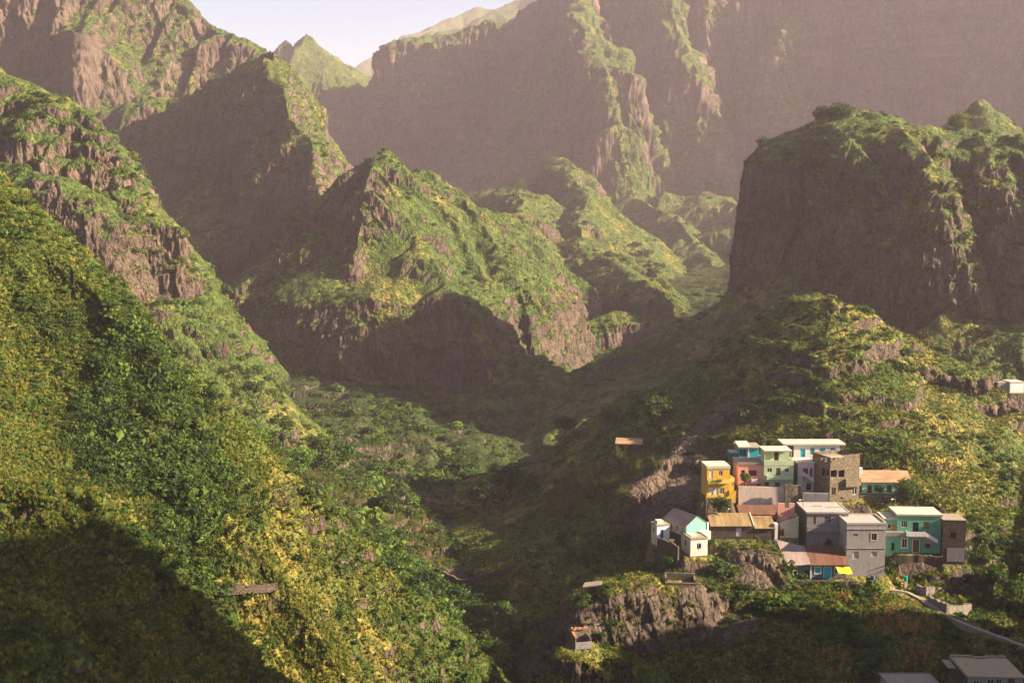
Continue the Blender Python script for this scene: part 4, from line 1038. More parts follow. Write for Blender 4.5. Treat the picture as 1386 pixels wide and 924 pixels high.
def yard():
    # walls
    ground_wall("long rose rendered wall below the pink and pale green houses", [(999.5, 672.5, 277), (1030, 673, 277), (1061, 674, 277)], 2.75, 'rosewall', 'garden_wall', .35, 3)
    ground_wall("rubble wall with a broken slanting top, right of the long rose wall", [(1062, 674, 275.5), (1084, 675, 275.5)], 3.6, 'stone', 'stone_wall', .5, 3)
    ground_wall("grey wall at the foot of the lilac house", [(1086, 678, 275), (1121, 679, 274.5)], 2.2, 'concrete', 'garden_wall', .35, 3)
    ground_wall("stone retaining wall under the mint cottage", [(1160, 691, 279.3), (1215, 691, 279.3), (1232, 692, 280)], 4.0, 'stone', 'retaining_wall', .8, 4)
    ground_wall("dark stone wall in front of the awning cottage", [(1056, 808, 251.6), (1110, 808, 251.4), (1158, 809, 251.6)], 3.9, 'stone_dark', 'retaining_wall', .7, 3)
    ground_wall("dark stone wall between the small cream annex and the cream cube house", [(890, 752, 258.5), (905, 757, 256.3), (918, 764, 254.6)], 4.3, 'stone_dark', 'retaining_wall', .5, 4)
    ground_wall("dark stone wall below the terrace of the green house", [(1216, 767, 259.6), (1250, 768, 259.6), (1275, 770, 259)], 3.0, 'stone_dark', 'retaining_wall', .6, 4)
    ground_wall("pale stone wall end beside the dark gap above the path", [(1241, 800), (1252, 804), (1265, 803)], 1.9, 'stone_pale', th=.7)
    ground_wall("long pale dry stone wall leaning above the path", [(1254, 817), (1280, 828), (1300, 831), (1314, 827)], 1.9, 'stone_pale', th=.7)
    ground_wall("dry stone terrace wall on the sunlit near slope under yellow grass", [(272, 794), (300, 793), (340, 791), (376, 788)], .2, 'stone_dark', th=.8)
    ground_wall("curving dry stone edge low on the sunlit near slope", [(395, 850), (420, 840), (440, 828)], .25, 'stone_dark', th=.7)
    ground_wall("broken stone wall in the valley, left piece", [(545, 690), (570, 688)], 1.6, 'stone', th=.7)
    ground_wall("broken stone wall in the valley, right piece", [(580, 690), (602, 692)], 1.5, 'stone', th=.7)
    ground_wall("low stone wall along the stream in the dark valley", [(590, 775), (620, 790), (650, 785), (690, 772)], 1.4, 'stone_dark', th=.8)
    ground_wall("dry stone terrace wall above the stream trees, upper of two", [(700, 625), (735, 618)], 1.4, 'stone', th=.7)
    ground_wall("dry stone terrace wall above the stream trees, lower of two", [(695, 640), (745, 630)], 1.4, 'stone', th=.7)
    # poles, lamps, aerials
    pole('street_lamp', "street lamp on a thin pole beside the roof of the green house", 'street lamp', 1211, 702, 675, 270, .08, lamp=True)
    pole('street_lamp', "street lamp at the left corner of the grey house roof", 'street lamp', 1087, 690, 676, 266, .07, lamp=True)
    pole('street_lamp', "small street lamp above the cane roof, right of the broad tree", 'street lamp', 990, 700, 688, 270, .05, lamp=True)
    pole('utility_pole', "tall bare wooden pole on the bank beside the path", 'pole', 1354, 858, 805, None, .11)
    pole('aerial', "television aerial on the roof of the pale green house", 'aerial', 1035.5, 606, 590, 282, .035, 'metal', cross=True)
    pole('mast', "thin mast left of the turquoise house", 'pole', 995, 612, 594, 288, .05)
    pole('mast', "thin mast behind the white house roof", 'pole', 1138, 604, 591, 297, .05)
    pole('mast', "thin mast left of two behind the mint cottage", 'pole', 1162, 650, 612, 287, .05)
    pole('mast', "thin mast right of two behind the mint cottage", 'pole', 1170, 650, 620, 287.5, .05)
    # washing on the roof of the block house
    p = Vector(P(1108, 619, 276.5)); q = Vector(P(1142, 618, 274.5)); bm = bmesh.new()
    bmtube(bm, [tuple(p - p), tuple((q - p) * .5 - Vector((0, 0, .15))), tuple(q - p)], [.02] * 3, 5)
    line = tag(mk('washing_line', bm, 'metal', None, p), "washing line strung over the roof of the brown block house", 'washing line')
    for t, m, w, h_, lab in ((.30, 'cloth_w', .55, 1.1, "white shirt hanging from the washing line"), (.12, 'cloth_o', .5, .7, "orange cloth at the left of the washing line"), (.47, 'cloth_d', .6, .7, "dark trousers hanging right of the white shirt"), (.62, 'cloth_d', .5, .5, "small dark cloth near the right end of the washing line"), (.86, 'cloth_y', .9, .4, "yellow cloth at the right end of the washing line")):
        c = p.lerp(q, t) - Vector((0, 0, .32 * (1 - abs(2 * t - 1)) * .5)); bm = bmesh.new(); vs = []
        for i in range(5):
            for j in range(5):
                vs.append(bm.verts.new((w * (i / 4 - .5) * (1 + .15 * j / 4), .06 * math.sin(i * 1.9 + j * .7), -h_ * j / 4)))
        for i in range(4):
            for j in range(4): bm.faces.new((vs[i * 5 + j], vs[i * 5 + j + 1], vs[(i + 1) * 5 + j + 1], vs[(i + 1) * 5 + j]))
        o = tag(mk('hanging_cloth', bm, m, None, c), lab, 'laundry'); o.modifiers.new('cloth', 'SOLIDIFY').thickness = .02
    # barrel and tank
    def drum(name, lab, cat, loc, r, h_, mat):
        t = thing(name, lab, cat, loc); bm = bmesh.new(); bmtube(bm, [(0, 0, -.1), (0, 0, h_ * .3), (0, 0, h_ * .34), (0, 0, h_ * .66), (0, 0, h_ * .7), (0, 0, h_)], [r * .95, r, r * 1.05, r, r * 1.05, r * .92], 14); mk('body', bm, mat, t)
        bm = bmesh.new(); bmtube(bm, [(0, 0, h_ + .002), (0, 0, h_ + .08)], [r * .7, r * .6], 14); mk('lid', bm, mat, t); return t
    drum('barrel', "blue barrel standing at the foot of the bare concrete block", 'barrel', P(1181.5, 786, 254.5), .42, 1.25, 'barrel')
    pp = P(1225, 799, 254.5); bm = bmesh.new(); bmhex(bm, [(-.35, -.35, -1), (.25, -.35, -1), (.25, .3, -1), (-.35, .3, -1), (-.2, -.3, 2.3), (.35, -.3, 2.3), (.35, .25, 2.3), (-.2, .25, 2.3)])
    tag(mk('gate_post', bm, 'rosewall', None, pp), "leaning whitish post at the top end of the path", 'post'); drum('water_tank', "small teal water tank on top of the whitish post", 'tank', (pp[0] + .08, pp[1], pp[2] + 2.42), .4, .95, 'tank')
    # slab lying on the rock
    x, y, z = hit(800, 797); bm = bmesh.new(); bmhex(bm, [(-2.3, -.8, -.3), (1.8, -1.0, .25), (2.2, .7, .55), (-1.6, .9, .1), (-2.2, -.8, -.1), (1.8, -1.0, .5), (2.1, .7, .8), (-1.6, .9, .35)])
    tag(mk('stone_slab', bm, 'slab_dark', None, (x, y, z + .5)), "broken concrete slab lying on the rock below the village", 'slab')
def path():
    pts = [(1205, 799), (1228, 803), (1246, 812), (1270, 826), (1296, 842), (1322, 853), (1350, 862), (1378, 873), (1410, 886), (1450, 905)]
    w = [Vector(hit(*p)) for p in pts]; bm = bmesh.new(); rows = []; q = []
    for a, b in zip(w, w[1:]): q += [a.lerp(b, k / 8) for k in range(8)]
    q.append(w[-1])
    zs = [p.z for p in q]
    for i, p in enumerate(q): p.z = sum(zs[max(0, i - 4):i + 5]) / len(zs[max(0, i - 4):i + 5]) + .25
    for i, p in enumerate(q):
        t = q[min(i + 1, len(q) - 1)] - q[max(i - 1, 0)]; t.z = 0; t.normalize(); n = Vector((-t.y, t.x, 0))
        rows.append([bm.verts.new(p + n * s_ + Vector((0, 0, z))) for s_, z in ((-.85, -2.0), (-.85, .28), (-.6, .28), (-.6, 0), (.9, 0), (.9, -2))])
    for a, b in zip(rows, rows[1:]):
        for k in range(5): bm.faces.new((a[k], b[k], b[k + 1], a[k + 1]))
    o = mk('path', bm, 'path'); o['kind'] = 'structure'
    return [(p.x, p.y, 2.3) for p in q]
M_AGAVE = None
# ------------------------------------------------------------------ the village
def village():
    # yellow house
    h = House("yellow_house", "bright yellow two storey house with a balcony, at the left end of the upper row", "house", 956.5, 672, 987, 277, 4, 6)
    top = h.uz(960, 634.5)[1]; mid = h.uz(960, 653)[1]
    ops = [h.rect(960, 637, 965, 646.8), h.rect(973, 637, 978, 643.5), h.rect(959.5, 659.5, 965, 669.5), h.rect(966.8, 659.5, 972, 669.5), h.rect(973.6, 660, 980.4, 668)]
    h.walls(top, 'yellow', ops)
    h.door(ops[0], 'p_white'); h.window(ops[1]); h.door(ops[2], 'p_white'); h.door(ops[3], 'p_white'); h.window(ops[4], bars=2)
    h.flat_roof(top, 'slab', .75, .12)
    b = h.balcony((0.05, mid - .1, h.w - .05, mid + .95), 'yellow_pale', 1.0, slabmat='yellow')
    bm = bmesh.new()
    rng = np.random.default_rng(4)
    mk_leaves('plant', rng, 120, .14, lambda g: (np.array([g.uniform(.9, 3.6), -1.05 + g.normal(0, .12), mid + .75 + g.normal(0, .18)]), g.normal(size=3)), M_BUSH, b)
    h.foundation(3.5, 'yellow'); bm.free()
    bm = bmesh.new(); bmbox(bm, (h.w, .4, -1.5), (h.w + 1.3, 5.2, mid)); mk('side_wing', bm, 'yellow', h.root)
    bm = bmesh.new(); bmbox(bm, (h.w, .35, mid), (h.w + 1.35, .5, mid + .9)); bmbox(bm, (h.w + 1.2, .5, mid), (h.w + 1.35, 5.2, mid + .9)); mk('railing', bm, 'yellow_pale', h.root)
    h.steps(h.w - 1.6, -1.3, h.w + 1.3, .9, -1.3, -.13, 'yellow'); h.slope_wall(h.w - 1.6, -.3, h.w + 1.3, 1.9, 1.0, -1.45, -1.31, 'yellow')
    h.slope_wall(-1.6, -1.4, .8, .35, .9, -1.2, -1.05, 'yellow')
    # pink house and the turquoise house above it
    h = House("pink_house", "salmon pink house with a small white balcony, under the turquoise house", "house", 998.5, 658, 1033, 281, 0, 6.5)
    top = h.uz(1010, 629)[1]
    ops = [h.rect(1003.3, 636, 1008, 642), h.rect(1013.5, 636, 1024, 644), h.rect(1024.5, 654.6, 1029.5, 657.8)]
    h.walls(top, 'pink', ops); h.window(ops[0], 'p_red'); h.window(ops[1], 'p_red', 'p_red', bars=2); h.window(ops[2], 'p_brown', bars=0)
    h.flat_roof(top, 'slab_dark', .6, .15)
    a = h.rect(1016.5, 645, 1024, 652.5); h.balcony((a[0], a[1], a[2], a[1] + 1.0), 'p_white', .9, slabmat='p_white'); h.foundation(2.5)
    h = House("turquoise_house", "turquoise flat roofed house perched above the pink house", "house", 1000.5, 625, 1027, 289, 0, 5.5)
    top = h.uz(1010, 606)[1]
    sx = h.uz(1012, 610)[0]
    ops = [h.rect(1001.5, 608, 1005, 617), h.rect(1006, 608, 1010, 617)]
    h.walls(top, 'turq', ops); h.window(ops[0], 'p_green', bars=1); h.window(ops[1], 'p_green', bars=1)
    h.box('corner_post', 'p_white', (sx, -.25, 0), (sx + .38, -.02, top)); h.box('side_screen', 'teal_dark', (.05, -.5, 0), (sx - .4, -.38, 1.0))
    a = h.rect(1024, 612, 1027, 617); h.window((a[0], a[1], h.w - .1, a[3]), 'p_brown', 'p_orange', bars=0)
    h.flat_roof(top, 'slab_dark', .28, .5); h.foundation(3, 'stone_dark'); h.shed(top + .35, top + .9, 'slab', .5, .12, -.4, h.w * .55, 4.5, 'roof_ledge')
    bm = bmesh.new(); bmbox(bm, (-2.2, .6, 0), (-.06, 4, 2.3)); an = mk('annex', bm, 'teal_dark', h.root)
    bm = bmesh.new(); bmbox(bm, (-2.4, .4, 2.3), (-.06, 4.2, 2.45)); mk('annex_roof', bm, 'slab', an)
    # pale green house
    h = House("pale_green_house", "tall pale green three storey house with two balconies, right of the pink house", "house", 1033.6, 659, 1073.5, 280.5, 0, 7)
    h2 = h.uz(1050, 629.5)[1]; h1 = h.uz(1050, 648)[1]; top = h.uz(1050, 611)[1]
    ops = [h.rect(1038.4, 633, 1044.7, 639), h.rect(1050.5, 633, 1056.4, 642.8), h.rect(1062.4, 633.5, 1068, 639), h.rect(1034.8, 652, 1040.5, 658), h.rect(1048.6, 652.5, 1055.4, 658.8)]
    h.walls(h2, 'pistachio', ops)
    h.window(ops[0]); h.door(ops[1], 'p_brown'); h.window(ops[2]); h.window(ops[3], 'p_brown'); h.door(ops[4], 'p_brown')
    h.flat_roof(h2, 'pistachio', .2, .05, 1.0, 'pistachio', name='terrace')
    op = [(h.w * .40, h2 + .25, h.w * .56, top - .35)]
    bm = bmesh.new()
    for (x0, x1) in ((.3, op[0][0]), (op[0][2], h.w - .6)): bmbox(bm, (x0, 2.2, h2 + .2), (x1, 5.8, top))
    bmbox(bm, (op[0][0], 2.2, op[0][3]), (op[0][2], 5.8, top)); rm = mk('roof_room', bm, 'pistachio', h.root)
    bm = bmesh.new(); bmbox(bm, (op[0][0], 2.5, h2 + .2), (op[0][2], 2.56, op[0][3])); mk('door', bm, 'p_red', rm)
    bm = bmesh.new(); bmbox(bm, (-.1, -.1, top), (h.w - .5, 6, top + .3)); mk('roof', bm, 'slab', h.root)
    for x in (.1, h.w - .75): h.box('post', 'pistachio', (x, .12, h2 + 1.2), (x + .2, .32, top))
    h.balcony((.5, h1, h.w - .3, h1 + 1.05), 'pistachio', 1.1); h.foundation(2.5)
    # white house with turquoise doors
    h = House("white_house", "long white house with turquoise doors and shutters, topmost of the village", "house", 1074, 621.5, 1136, 290, 0, 6)
    top = h.uz(1100, 602.3)[1]
    ops = [h.rect(1083.5, 607, 1089.5, 621), h.rect(1096.8, 605.8, 1102.3, 615), h.rect(1109.4, 605.8, 1116.5, 620.5), h.rect(1124.2, 605.8, 1129.8, 615.2)]
    h.walls(top, 'white', ops, side='stone')
    h.door(ops[0]); h.door(ops[2]); h.door(ops[1], 'p_green', name='shutter'); h.door(ops[3], 'p_green', name='shutter')
    bm = bmesh.new(); bmbox(bm, (-2.8, -.35, top), (h.w + 1.5, h.d + .3, top + .42)); mk('roof', bm, 'slab', h.root)
    bm = bmesh.new(); bmbox(bm, (h.w + .02, .02, -.5), (h.w + 1.35, h.d, top)); mk('side_wing', bm, 'stone', h.root)
    bm = bmesh.new(); bmbox(bm, (-2.6, 1.2, -.5), (-.02, h.d, top)); mk('side_wing', bm, 'stone', h.root)
    h.foundation(3, 'stone'); h.box('terrace', 'slab', (-.3, -2.6, -.9), (5.2, -.13, -.35))
    # lilac house with outside stairs
    h = House("lilac_house", "lilac house with an outside staircase, between the pale green house and the brown block house", "house", 1079, 664, 1101, 281, 0, 5.5)
    top = h.uz(1090, 626.5)[1]
    ops = [h.rect(1087.2, 633.3, 1093.6, 641), h.rect(1096.3, 633, 1099.8, 647), h.rect(1091.6, 653.8, 1098, 663)]
    h.walls(top, 'lilac', ops, side='stone_dark'); h.window(ops[0], 'p_red', 'p_red'); h.door(ops[1], 'p_brown'); h.door(ops[2], 'dark')
    h.flat_roof(top, 'rosewall', .3, .2); m1 = h.uz(1090, 641.5)[1]; m2 = h.uz(1090, 650.5)[1]
    st = h.box('landing', 'lilac', (.1, -1.0, m1 - .3), (1.5, -.01, m1)); h.box('landing_wall', 'lilac', (.1, -1.12, m1 - .3), (1.5, -1.01, m1 + .9))
    h.slope_wall(1.5, m1 + .7, 3.9, m2 + .8, 1.0, -1.12, -1.01, 'lilac'); h.steps(3.9, m2 - .2, 1.5, m1, -1.0, -.01, 'slab_dark', 7); h.foundation(2)
    # brown block house
    h = House("block_house", "unfinished brown blockwork house with open upper floor and washing on its roof", "house", 1122.5, 678.5, 1162, 275, 20, 7.5)
    top = h.uz(1125, 619)[1]; z1 = h.uz(1125, 636.3)[1]; zb = h.uz(1125, 647)[1]
    ops = [h.rect(1124.5, 636.3, 1132.6, 647), h.rect(1135, 636.3, 1143, 645.8), h.rect(1125.7, 659.6, 1131, 669), h.rect(1153.6, 659.6, 1159.5, 668.8), h.rect(1137, 672.5, 1141.5, 675)]
    lf = [(2.2, z1 - 1.9, 3.5, z1), (.6, z1 - 1.9, 1.7, z1)]
    h.walls(top, 'block', ops, left=lf, side='stone')
    h.window(ops[2], 'p_brown'); h.window(ops[3]); h.window(ops[4], 'p_brown', bars=0)
    h.box('floor_slab', 'slab_dark', (.02, .02, zb - .2), (h.w - .02, h.d - .02, zb - .05)); h.box('roof', 'slab_dark', (.02, .02, top - 1.1), (h.w - .02, h.d - .02, top - .9))
    a = h.rect(1142.5, 647.8, 1161.5, 656.5); h.box('balcony', 'block', (a[0], -.9, a[1]), (h.w - .1, -.01, a[3])); h.foundation(3, 'stone')
    h.box('parapet', 'slab', (-.06, -.06, top), (h.w * .45, .2, top + .12)); h.box('parapet', 'stone', (h.w * .45 + .01, .02, top), (h.w - .02, .22, top + .35))
    # mint cottage on its retaining wall
    h = House("mint_cottage", "low mint cottage with clay tile roof and dark red shutters", "house", 1163, 667.5, 1210, 281, 0, 5)
    ev = h.uz(1180, 651)[1]
    ops = [h.rect(1163.6, 656, 1166.6, 667), h.rect(1174, 656, 1180, 667), h.rect(1200.4, 656, 1207, 666.3)]
    h.walls(ev, 'mint', ops)
    for q in ops: h.door(q, 'p_red', name='shutter')
    rise = 2.0
    for x in (0, h.w):
        bm = bmesh.new(); bm.faces.new([bm.verts.new(c) for c in ((x, 0, ev), (x, h.d, ev), (x, h.d / 2 + .9, ev + rise))]); mk('gable', bm, 'mint', h.root)
    for nm, x0, x1, dz in (('roof', -.1, h.w + .2, 0), ('roof', h.w + .25, h.w + 4.4, -.12)):
        bm = bmesh.new(); y2 = h.d / 2 + .9
        bmhex(bm, [(x0, -.4, ev - .25 + dz), (x1, -.4, ev - .25 + dz), (x1, y2, ev + rise + dz), (x0, y2, ev + rise + dz), (x0, -.4, ev - .13 + dz), (x1, -.4, ev - .13 + dz), (x1, y2, ev + rise + .12 + dz), (x0, y2, ev + rise + .12 + dz)])
        bmhex(bm, [(x0, y2 + .002, ev + rise + dz), (x1, y2 + .002, ev + rise + dz), (x1, h.d + .3, ev + .1 + dz), (x0, h.d + .3, ev + .1 + dz), (x0, y2 + .002, ev + rise + .12 + dz), (x1, y2 + .002, ev + rise + .12 + dz), (x1, h.d + .3, ev + .22 + dz), (x0, h.d + .3, ev + .22 + dz)])
        mk(nm, bm, 'tile', h.root)
    bm = bmesh.new(); bmbox(bm, (h.w + .01, .05, 0), (h.w + 4.2, h.d, ev - .1)); mk('side_wing', bm, 'mint', h.root)
    h.foundation(1.5, 'stone'); h.box('chimney', 'white', (-.3, 2.0, ev + .3), (1.3, 3.2, ev + 2.9)); 
    # grey render house
    h = House("grey_house", "grey rendered two storey house with a long balcony ledge, left of the bare concrete block", "house", 1091, 745, 1147, 262.5, 0, 9)
    top = h.uz(1100, 694.6)[1]; bz = h.uz(1100, 718)[1]
    ops = [h.rect(1101.4, 698, 1104.2, 709), h.rect(1116, 698.4, 1124.6, 706.8), h.rect(1103, 724, 1108.5, 738), h.rect(1117, 724, 1122.5, 733)]
    h.walls(top, 'greywall', ops, side='stone_dark'); h.door(ops[0], 'p_brown'); h.window(ops[1], 'concrete', 'dark', bars=3); h.door(ops[2], 'greywall'); h.window(ops[3], 'concrete', 'greywall', bars=0)
    h.flat_roof(top, 'concrete', .35, .25, .12, 'slab'); h.balcony((-.1, bz, h.w * .86, bz + 1.25), 'greywall', 1.0, slabmat='greywall'); h.foundation(2.5, 'stone')
    h.box('roof_kerb', 'slab', (h.w * .3, 5, top + .36), (h.w * .5, 5.3, top + .75)); h.box('roof_kerb', 'slab', (h.w * .62, 4.2, top + .36), (h.w * .95, 4.5, top + .7))
    # bare concrete block
    h = House("concrete_house", "tall bare concrete block house with sealed windows, in front of the green house", "house", 1144.5, 779, 1197, 256, 0, 8)
    top = h.uz(1150, 710)[1]
    ops = [h.rect(1155, 722, 1161, 725.2), h.rect(1179.5, 721.4, 1186.5, 731), h.rect(1154, 746, 1162, 756), h.rect(1178.8, 746, 1186.8, 753)]
    h.walls(top, 'concrete', ops); h.window(ops[0], 'concrete', 'dark'); h.window(ops[1], 'p_white', bars=1, surround='slab')
    for q in ops[2:]: h.window(q, 'slab', 'slab', bars=0)
    z = h.uz(1150, 742)[1]; z2 = h.uz(1150, 716)[1]
    h.box('string_course', 'concrete', (-.1, -.1, z), (h.w + .1, -.003, z + .14)); h.box('string_course', 'concrete', (-.12, -.12, z2), (h.w + .12, -.003, z2 + .16))
    h.flat_roof(top, 'concrete', .25, .06, .32, 'slab'); h.foundation(3, 'stone')
    # green house with balcony and stairs
    h = House("green_house", "sea green two storey house with a pale balcony and outside stairs", "house", 1213, 747.5, 1273, 262, -3, 7)
    top = h.uz(1230, 697.5)[1]; bz = h.uz(1240, 726.5, -1.2)[1]
    ops = [h.rect(1220, 704.3, 1228, 713.5), h.rect(1235.7, 706.5, 1243, 719), h.rect(1250.3, 706, 1257.7, 715.2), h.rect(1221, 728.5, 1227.6, 741), h.rect(1235.7, 730, 1243.8, 747.3), h.rect(1252.5, 731, 1259, 741)]
    h.walls(top, 'green', ops)
    h.window(ops[0], 'p_white', bars=2); h.door(ops[1], 'dark'); h.window(ops[2], 'p_brown', 'p_orange', bars=2); h.window(ops[3], 'p_white', 'p_red', surround='white'); h.door(ops[4], 'p_brown', surround='white'); h.window(ops[5], 'p_red', 'p_red')
    h.flat_roof(top, 'slab', .4, .2)
    a = h.rect(1227.6, 718.4, 1252.5, 726.5, -1.2); h.balcony((a[0], a[1], a[2], a[1] + 1.15), 'white', 1.2, slabmat='slab')
    h.slope_wall(a[2], a[1] + 1.15, a[2] + 2.9, a[1] - .5, .95, -1.2, -1.1, 'white'); h.steps(a[2] + 3.1, a[1] - 1.6, a[2], a[1] + .15, -1.1, -.02, 'slab_dark', 8)
    h.foundation(3, 'stone_dark'); wz = h.uz(1205, 703)[1]
    bm = bmesh.new(); bmbox(bm, (-2.9, .3, -1.0), (-.01, 6.2, wz)); wg = mk('side_wing', bm, 'green', h.root)
    bm = bmesh.new(); bmbox(bm, (-3.1, .05, wz), (-.01, 6.4, wz + .28)); mk('roof', bm, 'slab', h.root)
    for (x0, x1, z0, z1, fm, pm) in ((-2.2, -1.35, bz + 1.6, bz + 2.8, 'p_white', 'glass'), (-1.1, -.3, bz + 1.3, bz + 2.6, 'p_orange', 'p_orange'), (-1.2, -.4, .4, 2.4, 'p_green', 'dark')):
        bm = bmesh.new(); bmbox(bm, (x0, .2, z0), (x1, .31, z1)); wq = mk('window', bm, fm, h.root)
        bm = bmesh.new(); bmbox(bm, (x0 + .1, .17, z0 + .1), (x1 - .1, .21, z1 - .1)); mk('pane', bm, pm, wq)
    bm = bmesh.new(); bmbox(bm, (-2.9, -.8, bz), (a[0] - .05, .28, bz + 1.0)); mk('ledge', bm, 'greywall', h.root)
    # dark stone house at the right end
    h = House("stone_house", "dark rubble stone house with a dull red window, right end of the village", "house", 1274.5, 763, 1305.5, 260, -4, 6)
    top = h.uz(1280, 704)[1]; op = [h.rect(1286, 720, 1294, 729)]
    h.walls(top, 'stone_dark', op); h.window(op[0], 'p_red', 'p_red'); h.flat_roof(top, 'slab_dark', .15, .05); h.foundation(4, 'stone_dark')
    a = h.rect(1282, 741, 1305, 760); h.box('render_patch', 'greywall', (a[0], -.06, a[1]), (a[2], -.003, a[3]))
    # long cane roofed house
    h = House("cane_roof_house", "long dark stone house under a light brown cane roof in two stretches", "house", 962, 729, 1019.5, 263, 0, 5)
    ev = h.uz(985, 711)[1]; op = [h.rect(996.5, 714.5, 1003.5, 725.5)]
    h.walls(ev, 'stone_dark', op); h.door(op[0], 'lilac')
    bk = ev + 1.7
    h.shed(ev, bk, 'bamboo', .35, .12, -.2, h.w - .1); h.shed(ev - .55, bk - .75, 'bamboo', .35, .12, h.w + .2, h.w + 5.3, None, 'roof')
    h.slope_wall(h.w - .1, ev + .1, h.w + .2, ev + .1, .2, -.36, -.2, 'slab', 'ridge_cap')
    bm = bmesh.new(); bmhex(bm, [(h.w - .08, -.3, ev - .1), (h.w + .18, -.3, ev - .1), (h.w + .18, h.d, bk), (h.w - .08, h.d, bk), (h.w - .08, -.3, ev + .22), (h.w + .18, -.3, ev + .22), (h.w + .18, h.d, bk + .3), (h.w - .08, h.d, bk + .3)]); mk('roof_verge', bm, 'slab', h.root)
    bm = bmesh.new(); w0 = h.w + .3; w1 = h.w + 5.0; zz = ev - .55
    for q in ((w0, 0, -2.2, w0 + 1.0, .3, zz), (w0 + 1.9, 0, -2.2, w1, .3, zz), (w0 + 1.0, 0, .4, w0 + 1.9, .3, zz), (w0, .3, -2.2, w0 + .3, h.d, zz), (w1 - .3, .3, -2.2, w1, h.d, zz), (w0 + .3, h.d - .3, -2.2, w1 - .3, h.d, zz)): bmbox(bm, q[:3], q[3:])
    mk('side_wing', bm, 'stone_dark', h.root); h.foundation(3, 'stone_dark'); h.box('end_pillar', 'white', (h.w + 5.05, -.1, -1.5), (h.w + 5.75, 1.5, ev + .4))
    # rust roofed house behind it
    h = House("rust_roof_house", "low house under a rusty red sheet roof, behind the cane roofed house", "house", 1003, 702, 1055, 269.5, 0, 4.2)
    ev = h.uz(1020, 700)[1]; h.walls(ev, 'stone_dark'); h.shed(ev, ev + 2.0, 'rust', .3, .1); h.foundation(3, 'stone_dark')
    # pink ruin
    h = House("pink_ruin", "roofless pink and cream house shell with a dark red door", "house", 1056, 727.5, 1080.5, 265, 0, 6)
    z = h.uz(1060, 708)[1]; z2 = h.uz(1078, 699)[1]; op = [h.rect(1056.2, 710.6, 1061.2, 725)]
    h.walls(z, 'cream', op, side='rosewall'); h.door(op[0], 'p_red'); h.slope_wall(.02, z + .15, h.w - .02, z2, z2 - z + .1, .01, .25, 'cream', 'gable')
    bm = bmesh.new(); zt = h.uz(1070, 681, 4)[1]
    bmbox(bm, (.3, 4.2, 0), (1.9, 4.5, zt)); bmbox(bm, (1.9, 4.2, 0), (3.0, 4.5, zt - 1.2)); bmbox(bm, (3.0, 4.2, 0), (h.w, 4.5, zt)); mk('inner_wall', bm, 'pink', h.root)
    bm = bmesh.new()
    for k in range(8):
        a0 = math.pi * k / 8; a1 = math.pi * (k + 1) / 8
        c = lambda a, r_: (1.75 - math.cos(a) * r_, 3.4 - math.sin(a) * r_)
        p0, p1, q1, q0 = c(a0, 1.5), c(a1, 1.5), c(a1, 1.35), c(a0, 1.35)
        bmhex(bm, [(*p0, z - .5), (*p1, z - .5), (*q1, z - .5), (*q0, z - .5), (*p0, z + 1.3), (*p1, z + 1.3), (*q1, z + 1.3), (*q0, z + 1.3)])
    mk('curved_parapet', bm, 'pink', h.root); h.foundation(3, 'stone')
    # cottage with the yellow awning
    h = House("awning_cottage", "low cottage with turquoise door and window and a rusty roof, lowest of the village", "house", 1098, 783, 1145, 254, 0, 5)
    ev = h.uz(1110, 762.5)[1]
    ops = [h.rect(1103.2, 767, 1110.5, 775.8), h.rect(1115.4, 767, 1124.6, 782.8), h.rect(1130.2, 767, 1137.3, 775.8)]
    h.walls(ev, 'cottage', ops); h.window(ops[0], 'p_turq', 'p_turq', surround='white'); h.door(ops[1], surround='white'); h.window(ops[2], surround='white')
    h.shed(ev, ev + 2.6, 'rust', .5, .12); h.box('plinth', 'stone_pale', (-.03, -.07, 0), (ops[1][0] - .2, -.003, .75)); h.box('plinth', 'stone_pale', (ops[1][2] + .2, -.07, 0), (h.w + .03, -.003, .75)); h.box('corner_post', 'white', (-.3, -.15, 0), (-.02, .1, ev - .2))
    bm = bmesh.new(); bmhex(bm, [(-5.6, -.3, ev - .6), (-.35, -.3, ev - .1), (-.35, 4.9, ev + 2.5), (-6.5, 7.5, ev + 3.4), (-5.6, -.3, ev - .48), (-.35, -.3, ev + .02), (-.35, 4.9, ev + 2.62), (-6.5, 7.5, ev + 3.52)]); mk('lean_to_roof', bm, 'rosesheet', h.root)
    bm = bmesh.new()
    for q in ((-5.3, .1, 0, -4.2, .3, ev - .7), (-4.2, .1, 1.9, -3.2, .3, ev - .7), (-3.2, .1, 0, -1.5, .3, ev - .6), (-1.5, .1, 2.0, -.55, .3, ev - .5), (-.55, .1, 0, -.36, .3, ev - .4), (-5.3, .3, 0, -5.1, 4, ev - .6)): bmbox(bm, q[:3], q[3:])
    lw = mk('left_wing', bm, 'cottage', h.root)
    bm = bmesh.new(); bmbox(bm, (-4.25, .05, 0), (-4.12, .12, 2.0)); bmbox(bm, (-3.28, .05, 0), (-3.15, .12, 2.0)); bmbox(bm, (-4.12, .05, 1.9), (-3.28, .12, 2.03)); mk('door_frame', bm, 'white', lw)
    bm = bmesh.new(); a0 = h.uz(1130, 765)[0]; N_ = 10; vs = []
    for i in range(N_ + 1):
        for j in range(7):
            t, q = i / N_, j / 6
            vs.append(bm.verts.new((a0 + t * 3.4 + q * .25, -.1 - q * 2.0, ev - .45 - t * .35 - q * .95 - .18 * math.sin(math.pi * t) * q + .05 * math.sin(9 * t + 4 * q))))
    for i in range(N_):
        for j in range(6): bm.faces.new((vs[i * 7 + j], vs[(i + 1) * 7 + j], vs[(i + 1) * 7 + j + 1], vs[i * 7 + j + 1]))
